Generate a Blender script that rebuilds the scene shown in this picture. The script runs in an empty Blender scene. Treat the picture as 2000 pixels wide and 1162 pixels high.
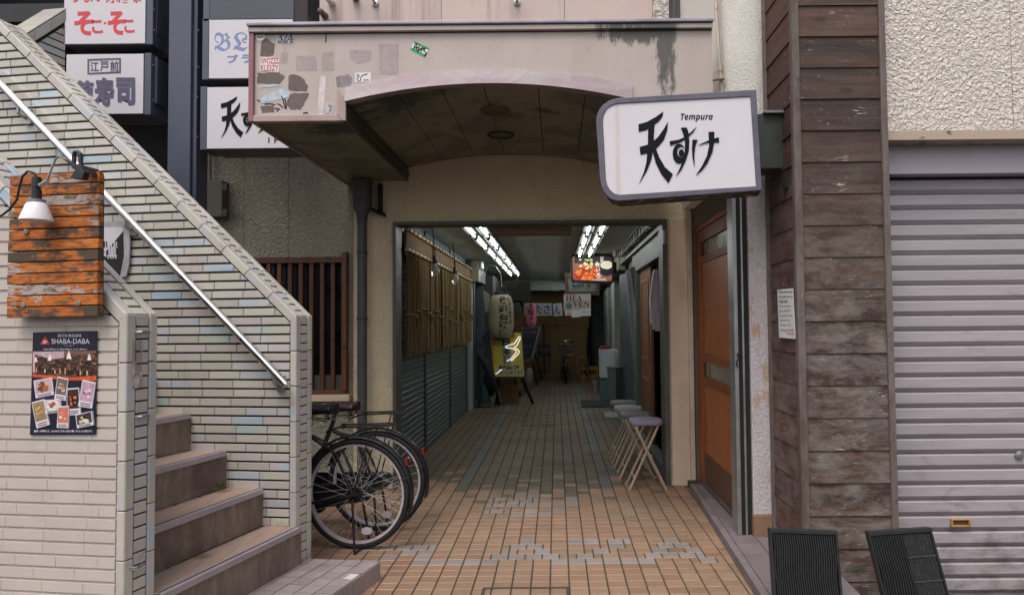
import bpy, bmesh, math, random
from mathutils import Matrix, Vector
V = Vector
random.seed(7)
SC = bpy.context.scene
COL = SC.collection
R = math.radians
# ------------------------------------------------------------------ camera
F_PX, PX0, PY0, CAM_H = 1333.0, 1086.0, 581.0, 1.45
cam = bpy.data.cameras.new('camera')
cam.sensor_width = 36.0
cam.lens = 36.0 * F_PX / 2000.0
cam.shift_x = -(PX0 - 1000.0) / 2000.0
cam.clip_start = 0.05
cam.clip_end = 500.0
camo = bpy.data.objects.new('camera', cam)
COL.objects.link(camo)
CAMR = Matrix.Rotation(R(90 + 2.1), 3, 'X') @ Matrix.Rotation(R(-0.55), 3, 'Z')
CAMO = V((0, 0, CAM_H))
camo.matrix_world = Matrix.Translation(CAMO) @ CAMR.to_4x4()
SC.camera = camo
# ------------------------------------------------------------------ daylight, overcast
world = bpy.data.worlds.new('World')
SC.world = world
world.use_nodes = True
wn, wl = world.node_tree.nodes, world.node_tree.links
bg = wn['Background']
sky = wn.new('ShaderNodeTexSky')
sky.sky_type = 'NISHITA'
sky.sun_disc = False
sky.sun_elevation = R(58)
sky.sun_rotation = R(205)
sky.dust_density = 4.0
hs = wn.new('ShaderNodeHueSaturation')
hs.inputs['Saturation'].default_value = 0.3
wl.new(sky.outputs[0], hs.inputs['Color'])
wl.new(hs.outputs[0], bg.inputs['Color'])
bg.inputs['Strength'].default_value = 0.12
sun = bpy.data.lights.new('sun', 'SUN')
sun.energy = 0.9
sun.angle = R(25)
sun.color = (1.0, 0.93, 0.9)
suno = bpy.data.objects.new('sun', sun)
COL.objects.link(suno)
suno.rotation_euler = V((0.12, 0.42, -0.9)).to_track_quat('-Z', 'Y').to_euler()
suno.location = (-2, -6, 9)
SC.view_settings.view_transform = 'Standard'
SC.view_settings.look = 'None'
SC.view_settings.exposure = 0.74
SC.view_settings.gamma = 1.0
SC.cycles.max_bounces = 8
SC.cycles.use_denoising = True
# ------------------------------------------------------------------ helpers
def ray(px, py):
    return CAMR @ V(((px - PX0) / F_PX, -(py - PY0) / F_PX, -1.0))
def aY(px, py, Y):
    d = ray(px, py); return CAMO + d * (Y / d.y)
def aX(px, py, X):
    d = ray(px, py); return CAMO + d * (X / d.x)
def aZ(px, py, z):
    d = ray(px, py); return CAMO + d * ((z - CAM_H) / d.z)
class Fr:
    """a flat face: origin, unit x, unit y; n points at the viewer"""
    def __init__(s, o, x, y=(0, 0, 1)):
        s.o = V(o); s.x = V(x).normalized(); s.y = V(y).normalized(); s.n = s.x.cross(s.y).normalized()
    def at(s, u, v, w=0.0):
        return s.o + s.x * u + s.y * v + s.n * w
    def px(s, px, py, w=0.0):
        d = ray(px, py); p0 = s.o + s.n * w
        return CAMO + d * ((p0 - CAMO).dot(s.n) / d.dot(s.n))
    def uv(s, px, py):
        q = s.px(px, py) - s.o
        return q.dot(s.x), q.dot(s.y)
def FY(Y): return Fr((0, Y, 0), (1, 0, 0))

def srgb(r, g, b, k=1.0):
    f = lambda c: (c / 255 / 12.92 if c / 255 <= 0.04045 else ((c / 255 + 0.055) / 1.055) ** 2.4) * k
    return (f(r), f(g), f(b))

class MB:
    def __init__(s): s.v = []; s.f = []; s.m = []
    def add(s, pts, faces, m=0):
        n = len(s.v); s.v += [tuple(p) for p in pts]
        s.f += [tuple(i + n for i in f) for f in faces]; s.m += [m] * len(faces); return s
    def hexa(s, p, m=0):           # 0-3 bottom loop, 4-7 top loop
        return s.add(p, [(0, 3, 2, 1), (4, 5, 6, 7), (0, 1, 5, 4), (1, 2, 6, 5), (2, 3, 7, 6), (3, 0, 4, 7)], m)
    def box(s, a, b, m=0):
        (x0, y0, z0), (x1, y1, z1) = a, b
        x0, x1 = min(x0, x1), max(x0, x1); y0, y1 = min(y0, y1), max(y0, y1); z0, z1 = min(z0, z1), max(z0, z1)
        return s.hexa([(x0, y0, z0), (x1, y0, z0), (x1, y1, z0), (x0, y1, z0), (x0, y0, z1), (x1, y0, z1), (x1, y1, z1), (x0, y1, z1)], m)
    def fbox(s, F, u0, u1, v0, v1, w0, w1, m=0):
        return s.hexa([F.at(u0, v0, w1), F.at(u1, v0, w1), F.at(u1, v0, w0), F.at(u0, v0, w0),
                       F.at(u0, v1, w1), F.at(u1, v1, w1), F.at(u1, v1, w0), F.at(u0, v1, w0)], m)
    def fpoly(s, F, pts, w0, w1, m=0):   # polygon in (u,v), anything -> extruded
        n = len(pts)
        ar = sum(pts[i][0] * pts[(i + 1) % n][1] - pts[(i + 1) % n][0] * pts[i][1] for i in range(n))
        if ar < 0: pts = pts[::-1]
        P = [F.at(u, v, w0) for u, v in pts] + [F.at(u, v, w1) for u, v in pts]
        fs = [tuple(range(n - 1, -1, -1)), tuple(range(n, 2 * n))] + [(i, (i + 1) % n, n + (i + 1) % n, n + i) for i in range(n)]
        return s.add(P, fs, m)
    def ppoly(s, F, pxs, w0=0.0, w1=0.001, m=0):
        return s.fpoly(F, [F.uv(*p) for p in pxs], w0, w1, m)
    def prism(s, pts, vec, m=0):
        n = len(pts); vec = V(vec); P = [V(p) for p in pts] + [V(p) + vec for p in pts]
        fs = [tuple(range(n - 1, -1, -1)), tuple(range(n, 2 * n))] + [(i, (i + 1) % n, n + (i + 1) % n, n + i) for i in range(n)]
        return s.add(P, fs, m)
    def bar(s, a, b, w, h, m=0, up=(0, 0, 1)):
        a, b = V(a), V(b); d = (b - a).normalized(); x = d.cross(V(up))
        if x.length < 1e-4: x = d.cross(V((1, 0, 0)))
        x.normalize(); y = x.cross(d); x *= w / 2; y *= h / 2
        return s.hexa([a - x - y, a + x - y, b + x - y, b - x - y, a - x + y, a + x + y, b + x + y, b - x + y], m)
    def tube(s, pts, r, n=8, m=0, closed=False, cap=True):
        pts = [V(p) for p in pts]; N = len(pts); rs = r if isinstance(r, (list, tuple)) else [r] * N
        rings = []; prev = None
        for i, p in enumerate(pts):
            if closed: d = pts[(i + 1) % N] - pts[i - 1]
            else: d = pts[min(i + 1, N - 1)] - pts[max(i - 1, 0)]
            d.normalize()
            x = prev - d * prev.dot(d) if prev else d.cross(V((0, 0, 1)) if abs(d.z) < 0.9 else V((1, 0, 0)))
            if x.length < 1e-5: x = d.cross(V((1, 0, 0)))
            x.normalize(); prev = x; y = d.cross(x)
            rings.append([p + (x * math.cos(2 * math.pi * k / n) + y * math.sin(2 * math.pi * k / n)) * rs[i] for k in range(n)])
        P = [q for rg in rings for q in rg]; fs = []
        for i in range(N if closed else N - 1):
            j = (i + 1) % N
            for k in range(n):
                l = (k + 1) % n
                fs.append((i * n + k, i * n + l, j * n + l, j * n + k))
        if cap and not closed:
            fs.append(tuple(range(n - 1, -1, -1))); fs.append(tuple((N - 1) * n + k for k in range(n)))
        return s.add(P, fs, m)
    def lathe(s, c, prof, n=24, m=0, axis=(0, 0, 1), sq=1.0):
        c = V(c); a = V(axis).normalized(); x = a.cross(V((0, 1, 0)))
        if x.length < 1e-3: x = a.cross(V((1, 0, 0)))
        x.normalize(); y = a.cross(x)
        P = [c + a * h + (x * math.cos(2 * math.pi * k / n) + y * math.sin(2 * math.pi * k / n) * sq) * r for r, h in prof for k in range(n)]
        fs = []
        for i in range(len(prof) - 1):
            for k in range(n):
                l = (k + 1) % n; fs.append((i * n + k, i * n + l, (i + 1) * n + l, (i + 1) * n + k))
        fs.append(tuple(range(n - 1, -1, -1))); fs.append(tuple((len(prof) - 1) * n + k for k in range(n)))
        return s.add(P, fs, m)
    def torus(s, c, R_, r, axis=(0, 0, 1), n=32, k=8, m=0, sq=1.0):
        c = V(c); a = V(axis).normalized(); x = a.cross(V((0, 1, 0)))
        if x.length < 1e-3: x = a.cross(V((1, 0, 0)))
        x.normalize(); y = a.cross(x)
        return s.tube([c + (x * math.cos(2 * math.pi * i / n) + y * sq * math.sin(2 * math.pi * i / n)) * R_ for i in range(n)], r, k, m, True)
    def build(s, name, mats, parent=None, smooth=False, bevel=0.0, seg=2):
        me = bpy.data.meshes.new(name)
        off = parent['_o'] if parent and '_o' in parent else (0, 0, 0)
        o = V(off)
        me.from_pydata([V(v) - o for v in s.v], [], s.f)
        if not isinstance(mats, (list, tuple)): mats = [mats]
        for mt in mats: me.materials.append(mt)
        me.polygons.foreach_set('material_index', s.m)
        bm = bmesh.new(); bm.from_mesh(me); bmesh.ops.recalc_face_normals(bm, faces=bm.faces)
        bm.to_mesh(me); bm.free()
        if smooth:
            me.polygons.foreach_set('use_smooth', [True] * len(me.polygons))
            try: me.set_sharp_from_angle(angle=R(40))
            except Exception: pass
        ob = bpy.data.objects.new(name, me); COL.objects.link(ob)
        if parent: ob.parent = parent; ob['_o'] = tuple(off)
        else: ob['_o'] = (0.0, 0.0, 0.0)
        if bevel:
            b = ob.modifiers.new('bevel', 'BEVEL'); b.width = bevel; b.segments = seg; b.limit_method = 'ANGLE'; b.angle_limit = R(40)
        return ob

def tag(o, label, cat, group=None, kind=None):
    if label: o['label'] = label
    if cat: o['category'] = cat
    if group: o['group'] = group
    if kind: o['kind'] = kind
    return o
def thing(name, label, cat, loc, group=None):
    o = bpy.data.objects.new(name, None); COL.objects.link(o); o.location = loc; o.empty_display_size = 0.1
    o['_o'] = tuple(loc); return tag(o, label, cat, group)
def solo(mb, name, mats, label, cat, group=None, **k):
    return tag(mb.build(name, mats, None, **k), label, cat, group)
def struct(mb, name, mats, **k):
    return tag(mb.build(name, mats, None, **k), None, None, None, 'structure')
def dup(root, delta, label=None):
    def cp(o, par):
        c = o.copy(); COL.objects.link(c); c.parent = par
        for ch in list(o.children): cp(ch, c)
        return c
    r = cp(root, None); r.location = root.location + V(delta)
    if label: r['label'] = label
    return r
_txt = {}
def text(s, F, box, mt, parent, name='lettering', w=0.001, bold=0.0, th=0.0006, keep=False, wide=None, mode='px', sk=0.0, lift=None):
    """writing fitted into a box on a face; box is px (x0,y0,x1,y1) or uv"""
    key = (s, bold)
    if key not in _txt:
        cu = bpy.data.curves.new('t', 'FONT'); cu.body = s; cu.size = 1.0; cu.offset = bold; cu.resolution_u = 3
        cu.align_x = 'CENTER'; cu.space_line = 0.85
        ob = bpy.data.objects.new('t', cu); COL.objects.link(ob); bpy.context.view_layer.update()
        me = bpy.data.meshes.new_from_object(ob.evaluated_get(bpy.context.evaluated_depsgraph_get()))
        vs = [tuple(v.co) for v in me.vertices]; fs = [tuple(p.vertices) for p in me.polygons]
        bpy.data.objects.remove(ob); bpy.data.curves.remove(cu); bpy.data.meshes.remove(me)
        _txt[key] = (vs, fs)
    vs, fs = _txt[key]
    if not vs: return None
    x0 = min(v[0] for v in vs); x1 = max(v[0] for v in vs); y0 = min(v[1] for v in vs); y1 = max(v[1] for v in vs)
    if mode == 'px':
        a = F.uv(box[0], box[3]); b = F.uv(box[2], box[3]); c = F.uv(box[0], box[1])
        a, b, c = V(a), V(b), V(c)
    else:
        a, b, c = V((box[0], box[1])), V((box[2], box[1])), V((box[0], box[3]))
    ex, ey = b - a, c - a
    m = MB()
    P = []
    for v in vs:
        t, u = (v[0] - x0) / max(x1 - x0, 1e-6), (v[1] - y0) / max(y1 - y0, 1e-6)
        q = a + ex * (t + sk * u) + ey * u
        P.append(F.at(q.x, q.y, w))
    n = len(P)
    m.add(P, fs)
    return m.build(name, mt, parent)
def vtext(s, F, box, mt, parent, name='lettering', gap=0.1, **k):
    """a column of characters, top to bottom"""
    x0, y0, x1, y1 = box; n = len(s); h = (y1 - y0) / n
    for i, ch in enumerate(s):
        if ch != ' ': text(ch, F, (x0, y0 + i * h, x1, y0 + (i + 1 - gap) * h), mt, parent, name, **k)
def clip(poly, a, b, c):          # keep a*x+b*y<=c
    out = []
    for i in range(len(poly)):
        p, q = poly[i], poly[(i + 1) % len(poly)]
        dp, dq = a * p[0] + b * p[1] - c, a * q[0] + b * q[1] - c
        if dp <= 0: out.append(p)
        if (dp < 0 < dq) or (dq < 0 < dp):
            t = dp / (dp - dq); out.append((p[0] + (q[0] - p[0]) * t, p[1] + (q[1] - p[1]) * t))
    return out

# ------------------------------------------------------------------ materials
class NT:
    def __init__(s, name):
        s.mat = bpy.data.materials.new(name); s.mat.use_nodes = True; s.t = s.mat.node_tree
        s.b = s.t.nodes['Principled BSDF']; s.tc = None
    def n(s, typ, **k):
        nd = s.t.nodes.new('ShaderNode' + typ)
        for a, v in k.items(): setattr(nd, a, v)
        return nd
    def l(s, a, b): s.t.links.new(a, b)
    def co(s, scale=(1, 1, 1), loc=None, isl=False):
        if not s.tc: s.tc = s.n('TexCoord')
        src = s.tc.outputs['Object']
        if isl:
            g = s.n('NewGeometry'); m = s.n('VectorMath', operation='SCALE'); m.inputs[0].default_value = (13.7, 7.3, 21.1)
            s.l(g.outputs['Random Per Island'], m.inputs['Scale']); ad = s.n('VectorMath', operation='ADD')
            s.l(src, ad.inputs[0]); s.l(m.outputs[0], ad.inputs[1]); src = ad.outputs[0]
        mp = s.n('Mapping'); mp.inputs['Scale'].default_value = scale
        if loc: mp.inputs['Location'].default_value = loc
        s.l(src, mp.inputs['Vector']); return mp.outputs[0]
    def noise(s, sc, co=None, det=5, rough=.6, dist=0):
        nd = s.n('TexNoise'); nd.inputs['Scale'].default_value = sc; nd.inputs['Detail'].default_value = det
        nd.inputs['Roughness'].default_value = rough; nd.inputs['Distortion'].default_value = dist
        s.l(co or s.co(), nd.inputs['Vector']); return nd.outputs['Fac']
    def rng(s, v, a, b, c=0.0, d=1.0):
        m = s.n('MapRange'); m.inputs[1].default_value = a; m.inputs[2].default_value = b
        m.inputs[3].default_value = c; m.inputs[4].default_value = d; s.l(v, m.inputs[0]); return m.outputs[0]
    def math(s, op, a, b=None):
        m = s.n('Math', operation=op)
        for i, x in enumerate((a, b)):
            if x is None: continue
            if isinstance(x, (int, float)): m.inputs[i].default_value = x
            else: s.l(x, m.inputs[i])
        return m.outputs[0]
    def mix(s, f, a, b, blend='MIX'):
        m = s.n('Mix', data_type='RGBA', blend_type=blend)
        for i, x in ((0, f), (6, a), (7, b)):
            if isinstance(x, (int, float)): m.inputs[i].default_value = x
            elif isinstance(x, tuple): m.inputs[i].default_value = (*x[:3], 1)
            else: s.l(x, m.inputs[i])
        return m.outputs[2]
    def ramp(s, v, stops):
        r = s.n('ValToRGB'); e = r.color_ramp.elements
        while len(e) < len(stops): e.new(0.5)
        for i, (p, c) in enumerate(stops): e[i].position = p; e[i].color = (*c[:3], 1)
        s.l(v, r.inputs[0]); return r.outputs[0]
    def isl(s):
        return s.n('NewGeometry').outputs['Random Per Island']
    def xyz(s):
        if not s.tc: s.tc = s.n('TexCoord')
        x = s.n('SeparateXYZ'); s.l(s.tc.outputs['Object'], x.inputs[0]); return x.outputs
    def done(s, col=None, rough=None, bump=None, bs=.3, bd=.01, metal=None, coat=None):
        if col is not None:
            if isinstance(col, tuple): s.b.inputs['Base Color'].default_value = (*col[:3], 1)
            else: s.l(col, s.b.inputs['Base Color'])
        if rough is not None:
            if isinstance(rough, (int, float)): s.b.inputs['Roughness'].default_value = rough
            else: s.l(rough, s.b.inputs['Roughness'])
        if metal: s.b.inputs['Metallic'].default_value = metal
        if coat: s.b.inputs['Coat Weight'].default_value = coat; s.b.inputs['Coat Roughness'].default_value = .1
        if bump is not None:
            b = s.n('Bump'); b.inputs['Strength'].default_value = bs; b.inputs['Distance'].default_value = bd
            s.l(bump, b.inputs['Height']); s.l(b.outputs[0], s.b.inputs['Normal'])
        return s.mat
def M(name, c, r=.6, v=.22, s=5, bump=0, bs=60, bd=.004, isl=0, metal=0, st=(1, 1, 1), dirt=0.0, dcol=(.05, .045, .035), coat=0, ds=2.2):
    t = NT(name); c = V(c)
    n1 = t.noise(s, t.co(st, isl=bool(isl)))
    f = t.rng(n1, .3, .7)
    col = t.mix(f, tuple(c * (1 - v)), tuple(c * (1 + v * .6)))
    if isl:
        k = t.rng(t.isl(), 0, 1, 1 - isl, 1 + isl * .6)
        x = t.n('VectorMath', operation='SCALE'); t.l(col, x.inputs[0]); t.l(k, x.inputs['Scale']); col = x.outputs[0]
    if dirt:
        col = t.mix(t.math('MULTIPLY', t.rng(t.noise(ds, t.co((1, 1, .45)), 8, .7), .5, .75), dirt), col, dcol)
    rr = t.rng(n1, .3, .7, max(0, r - .08), min(1, r + .1))
    bp = t.noise(bs, t.co(st), 4) if bump else None
    return t.done(col, rr, bp, bump, bd, metal, coat)
def E(name, c, k=1.0):
    t = NT(name); t.b.inputs['Base Color'].default_value = (*c[:3], 1)
    t.b.inputs['Emission Color'].default_value = (*c[:3], 1); t.b.inputs['Emission Strength'].default_value = k
    t.b.inputs['Roughness'].default_value = .4
    return t.mat
def stucco(name, c, sc=45, bs=.9, bd=.02, v=.15, spk=0.0, dirt=.25):
    t = NT(name); c = V(c); co = t.co()
    n1 = t.noise(sc, co, 3, .55, .6); n2 = t.noise(2.5, t.co((1, 1, .5)), 7, .7)
    col = t.mix(t.rng(n1, .35, .65), tuple(c * (1 - v)), tuple(c * (1 + v * .5)))
    if spk: col = t.mix(t.math('MULTIPLY', t.rng(t.noise(170, co, 2), .62, .68), spk), col, tuple(c * .25))
    col = t.mix(t.math('MULTIPLY', t.rng(n2, .5, .75), dirt), col, tuple(c * .45))
    return t.done(col, .9, t.rng(n1, .38, .68), bs, bd)
def wood(name, c1, c2, ax='x', worn=0.0, scr=0.0, rough=.7, sc=3.0, wz=None, grey=(.2, .18, .17)):
    t = NT(name); st = {'x': (.25, 6, 6), 'z': (6, 6, .25), 'y': (6, .25, 6)}[ax]
    st2 = {'x': (.5, 14, 14), 'z': (14, 14, .5), 'y': (14, .5, 14)}[ax]
    co = t.co(st, isl=True); n1 = t.noise(sc, co, 8, .65, 1.2); n2 = t.noise(sc * 6, co, 4, .7)
    col = t.mix(t.rng(n1, .3, .7), c1, c2)
    col = t.mix(t.math('MULTIPLY', t.rng(n2, .5, .8), .5), col, tuple(V(c1) * .35))
    k = t.rng(t.isl(), 0, 1, .7, 1.25)
    x = t.n('VectorMath', operation='SCALE'); t.l(col, x.inputs[0]); t.l(k, x.inputs['Scale']); col = x.outputs[0]
    kn = t.n('TexVoronoi'); kn.inputs['Scale'].default_value = 3.4; t.l(t.co((1, 1, 2.2), isl=True), kn.inputs['Vector'])
    kd = kn.outputs['Distance']; rg = t.math('ADD', t.math('MULTIPLY', t.math('SINE', t.math('MULTIPLY', kd, 150)), .25), .55); knots = t.math('MULTIPLY', t.rng(kd, .2, .07), rg)
    if worn:
        wn_ = t.noise(4.5, t.co({'x': (.8, 2.2, 2.2), 'z': (2.2, 2.2, .8), 'y': (2.2, .8, 2.2)}[ax], isl=True), 10, .78, .4)
        m = t.rng(wn_, .42, .62)
        if wz: m = t.math('MULTIPLY', m, t.rng(t.xyz()[2], wz[0], wz[1], .12, 1))
        col = t.mix(t.math('MULTIPLY', m, worn), col, grey)
    col = t.mix(knots, col, tuple(V(c1) * .15))
    if scr:
        sn = t.noise(26, t.co({'x': (.45, 2.2, 2.2), 'z': (2.2, 2.2, .45), 'y': (2.2, .45, 2.2)}[ax], isl=True), 5, .75, 1.5)
        sm = t.math('MULTIPLY', t.rng(sn, .61, .645), t.rng(t.noise(3.5, t.co(isl=True)), .47, .6))
        col = t.mix(t.math('MULTIPLY', sm, scr), col, (.42, .39, .36))
    return t.done(col, rough, n2, .35, .004)

GREEN_DK = srgb(40, 46, 44)
black = M('black_paint', (.012, .012, .014), .4, .3)
blackm = M('matt_black', (.01, .01, .01), .8, .3)
rubber = M('rubber', (.012, .012, .013), .75, .3, 20, .2, 120)
chrome = M('worn_chrome', (.6, .6, .6), .25, .2, 14, metal=1)
steel = M('brushed_steel', (.62, .61, .6), .28, .15, 10, metal=1, st=(1, 1, 1))
alu = M('dull_aluminium', (.42, .42, .42), .42, .2, 8, metal=.8)
white = M('white_paint', (.72, .71, .72), .45, .08, 4)
paper = M('paper', (.7, .69, .69), .8, .08, 6)
ink = M('ink', (.02, .02, .025), .6, .2)
redink = M('red_ink', (.5, .03, .035), .6, .15)
blueink = M('blue_ink', (.04, .06, .3), .6, .15)
lav = M('sign_face', srgb(220, 214, 219, .83), .35, .05, 2, dirt=.06, dcol=(.4, .33, .28))
navy = M('dark_lettering', (.006, .008, .012), .75, .2); navy.node_tree.nodes['Principled BSDF'].inputs['Specular IOR Level'].default_value = .15
# ------------------------------------------------------------------ ground, tiled alley floor, platform, kerb step
m = MB(); m.add([(-40, -40, -.32), (40, -40, -.32), (40, 40, -.32), (-40, 40, -.32)], [(0, 1, 2, 3)])
struct(m, 'road', M('asphalt', (.05, .05, .05), .9, .3, 30, .4, 200))

def tile_mat(name, c1, c2, r=.5, var=.16):
    t = NT(name)
    n = t.noise(1.1, t.co(), 4); sp = t.noise(160, t.co(), 2, .7)
    col = t.mix(t.rng(n, .35, .65), c1, c2)
    k = t.rng(t.isl(), 0, 1, 1 - var, 1 + var * .7)
    x = t.n('VectorMath', operation='SCALE'); t.l(col, x.inputs[0]); t.l(k, x.inputs['Scale']); col = x.outputs[0]
    col = t.mix(t.math('MULTIPLY', t.rng(sp, .5, .75), .35), col, tuple(V(c1) * .5))
    gum = t.n('TexVoronoi'); gum.inputs['Scale'].default_value = 4.5; t.l(t.co(), gum.inputs['Vector']); gn = t.noise(3, t.co(), 2)
    col = t.mix(t.math('MULTIPLY', t.math('MULTIPLY', t.rng(gum.outputs['Distance'], .10, .06), t.rng(gn, .5, .56)), .6), col, (.06, .05, .045))
    dz = t.noise(3.2, t.co(), 9, .72)
    col = t.mix(t.math('MULTIPLY', t.rng(dz, .52, .72), .45), col, (.09, .07, .05))
    return t.done(col, t.rng(n, .3, .7, r - .1, r + .12), sp, .12, .002)
T_OR = tile_mat('tan_tile', srgb(192, 150, 122, .54), srgb(190, 160, 130, .54))
T_WH = tile_mat('pale_tile', srgb(192, 178, 170, .53), srgb(182, 170, 164, .53))
T_GY = tile_mat('grey_tile', srgb(150, 150, 146, .40), srgb(142, 142, 138, .40))
T_SHADE = tile_mat('passage_shade_tile', srgb(170, 146, 114, .36), srgb(160, 142, 114, .34))  # floor tile darkened to olive: the passage's shade put into its colour
T_DK = tile_mat('dark_tile', srgb(88, 84, 76, .8), srgb(80, 78, 72, .8))
grout = M('grout', (.055, .048, .04), .95, .3, 30)
CW, RH, X0, YR = .106, .093, .059, 2.2
white_rows = {}
def motif(zy, rngs, lst='W'):
    y = 820 + zy * .38
    Y = aZ(1086, y, 0).y
    r = int((Y - YR) / RH)
    for a, b in rngs:
        xa = aZ(720 + a * .38, y, 0).x; xb = aZ(720 + b * .38, y, 0).x
        ha = round((xa - X0) / (CW / 2)); hb = max(ha + 1, round((xb - X0) / (CW / 2)))
        white_rows.setdefault(r, []).append((ha, hb))
rA = int((aZ(1086, 820 + 616 * .38, 0).y - YR) / RH)
zs = [616, 640, 663, 688, 714]
ROWS = [[(765, 843), (1010, 1170), (1245, 1330), (1500, 1575)], [(715, 880), (1215, 1305), (1465, 1635), (0, 340)],
        [(665, 745), (835, 920), (1135, 1225), (1435, 1515), (1605, 1690), (165, 330)],
        [(615, 960), (1055, 1140), (1400, 1745), (80, 160), (230, 320)], [(210, 655), (925, 1450), (1715, 1805)]]
for i, rg in enumerate(ROWS):
    tmp = dict(white_rows); white_rows.clear(); motif(zs[i], rg); got = list(white_rows.values())[0]
    white_rows.clear(); white_rows.update(tmp); white_rows[rA - i] = got
for zy, rg in ((393, [(735, 930)]), (409, [(660, 720), (800, 860), (1005, 1070)]), (425, [(590, 650), (720, 860), (1005, 1070)]),
               (441, [(590, 645), (645, 790), (800, 860), (870, 1000), (1010, 1070)]), (460, [(585, 640), (645, 700), (800, 855), (935, 1000)]),
               (482, [(715, 925)])): motif(zy, rg)
m = MB()
def ftile(xa, xb, ya, yb, mi):
    g, h = .004, .0028
    j = random.uniform(-.0007, .0007)
    xa += g; xb -= g; ya += h; yb -= h; z = .004 + j; e = .0025
    m.add([(xa, ya, -.004), (xb, ya, -.004), (xb, yb, -.004), (xa, yb, -.004), (xa, ya, z - e), (xb, ya, z - e), (xb, yb, z - e), (xa, yb, z - e),
           (xa + e, ya + e, z), (xb - e, ya + e, z), (xb - e, yb - e, z), (xa + e, yb - e, z)],
          [(0, 1, 5, 4), (1, 2, 6, 5), (2, 3, 7, 6), (3, 0, 4, 7), (4, 5, 9, 8), (5, 6, 10, 9), (6, 7, 11, 10), (7, 4, 8, 11), (8, 9, 10, 11)], mi)
nr = int((18.4 - YR) / RH)
for r in range(nr):
    ya = YR + r * RH; yb = ya + RH; Yc = (ya + yb) / 2
    xl, xr = (-3.4, 1.2) if Yc < 6.05 else (-1.53, 1.3)
    hl, hr = math.floor((xl - X0) / CW) * 2, math.ceil((xr - X0) / CW) * 2
    whites = [w for w in white_rows.get(r, []) if w[0] >= hl and w[1] <= hr]
    h = hl
    while h < hr:
        w = next((w for w in whites if w[0] <= h < w[1]), None)
        if w: e = min(h + 2, w[1]); mi = 1
        else:
            e = (h // 2) * 2 + 2; mi = 0
            for w in whites:
                if h < w[0] < e: e = w[0]
            xc = X0 + (h + e) / 2 * CW / 2
            if Yc > 6.9 or (Yc - 5.75) / 1.15 + (.25 if -.9 < xc < .45 else 0) > random.random(): mi = 5  # darkened tiles mix in with depth, painting the fall-off of daylight
            if Yc > 5.98 and (abs(xc + .87) < .05 or abs(xc - .43) < .05): mi = 2
            if 5.98 < Yc < 6.07 and -.87 < xc < .43: mi = 2
            if 6.55 < Yc < 6.72 and (-.02 < xc < .62): mi = 3 if xc > .38 else (3 if (h // 2) % 3 == 0 else 5)
            if .35 < xc < 1.2 and 10.0 < Yc < 10.35: mi = 3
        ftile(X0 + h * CW / 2, X0 + e * CW / 2, ya, yb, mi); h = e
m.box((-3.5, YR, -.33), (1.3, 6.25, -.002), 4); m.box((-1.6, 6.25, -.33), (1.45, 18.6, -.002), 4)
struct(m, 'path', [T_OR, T_WH, T_GY, T_DK, grout, T_SHADE])

# inspection covers let into the floor
fe = M('cover_frame', (.06, .055, .04), .7, .4, 30, .3)
def cover(x0, x1, y0, y1, label):
    m = MB(); w = .018
    for a, b in (((x0, y0), (x1, y0 + w)), ((x0, y1 - w), (x1, y1)), ((x0, y0 + w), (x0 + w, y1 - w)), ((x1 - w, y0 + w), (x1, y1 - w))):
        m.box((a[0], a[1], -.002), (b[0], b[1], .0075))
    for i in (1, 2): m.box((x0 + w, y0 + (y1 - y0) * i / 3 - .003, -.002), (x1 - w, y0 + (y1 - y0) * i / 3 + .003, .006))
    m.box((x0 + .06, y0 + .05, .004), (x0 + .1, y0 + .062, .008)); m.box((x1 - .1, y0 + .05, .004), (x1 - .06, y0 + .062, .008))
    return solo(m, 'inspection_cover', fe, label, 'manhole cover', 'inspection covers in the floor')
a, b = aZ(1016, 832, 0), aZ(1084, 810, 0)
cover(a.x, aZ(1084, 832, 0).x, a.y, b.y, 'square inspection cover in the dark floor of the passage')
a = aZ(943, 1149, 0); cover(a.x, aZ(1112, 1149, 0).x, a.y - .5, a.y, 'inspection cover frame let into the orange tiles in front')

# skewed frame of the stair: s along the walls (negative = up the stair), t along the steps' noses
SO = V((-1.486, 3.9, 0)); SU = V((math.cos(R(8)), -math.sin(R(8)), 0)); SD = V((math.sin(R(14)), math.cos(R(14)), 0))
def S(s, t, z): return SO + SU * s + SD * t + V((0, 0, z))
m = MB()
def sbox(mb, s0, s1, t0, t1, z0, z1, mi=0):
    mb.hexa([S(s0, t0, z0), S(s1, t0, z0), S(s1, t1, z0), S(s0, t1, z0), S(s0, t0, z1), S(s1, t0, z1), S(s1, t1, z1), S(s0, t1, z1)], mi)
P_GY = tile_mat('platform_tile', srgb(168, 156, 156, .8), srgb(158, 146, 144, .8), .6, .1)
P_CH = M('chipped_mortar', srgb(215, 208, 198, .85), .9, .1)
s0, s1, t0, t1, ph = -.35, .452, -2.3, .10, .105
sbox(m, s0, s1 - .006, t0, t1 - .006, -.02, ph - .006, 1)
ns, nt = 8, 25; sw, tw = (s1 - s0) / ns, (t1 - t0) / nt
for i in range(ns):
    for j in range(nt):
        g = .0028
        chip = (i == 7 and j in (18, 22))
        if chip:
            sbox(m, s0 + i * sw + g, s1 - .03, t0 + j * tw + g, t0 + (j + 1) * tw - g, ph - .012, ph + random.uniform(-.001, .0005), 0)
            sbox(m, s1 - .06, s1 - .008, t0 + j * tw + g, t0 + (j + .8) * tw, ph - .012, ph - .001 + .003, 2)
        else:
            sbox(m, s0 + i * sw + g, s0 + (i + 1) * sw - g, t0 + j * tw + g, t0 + (j + 1) * tw - g, ph - .012, ph + random.uniform(-.001, .0005), 0)
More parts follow.
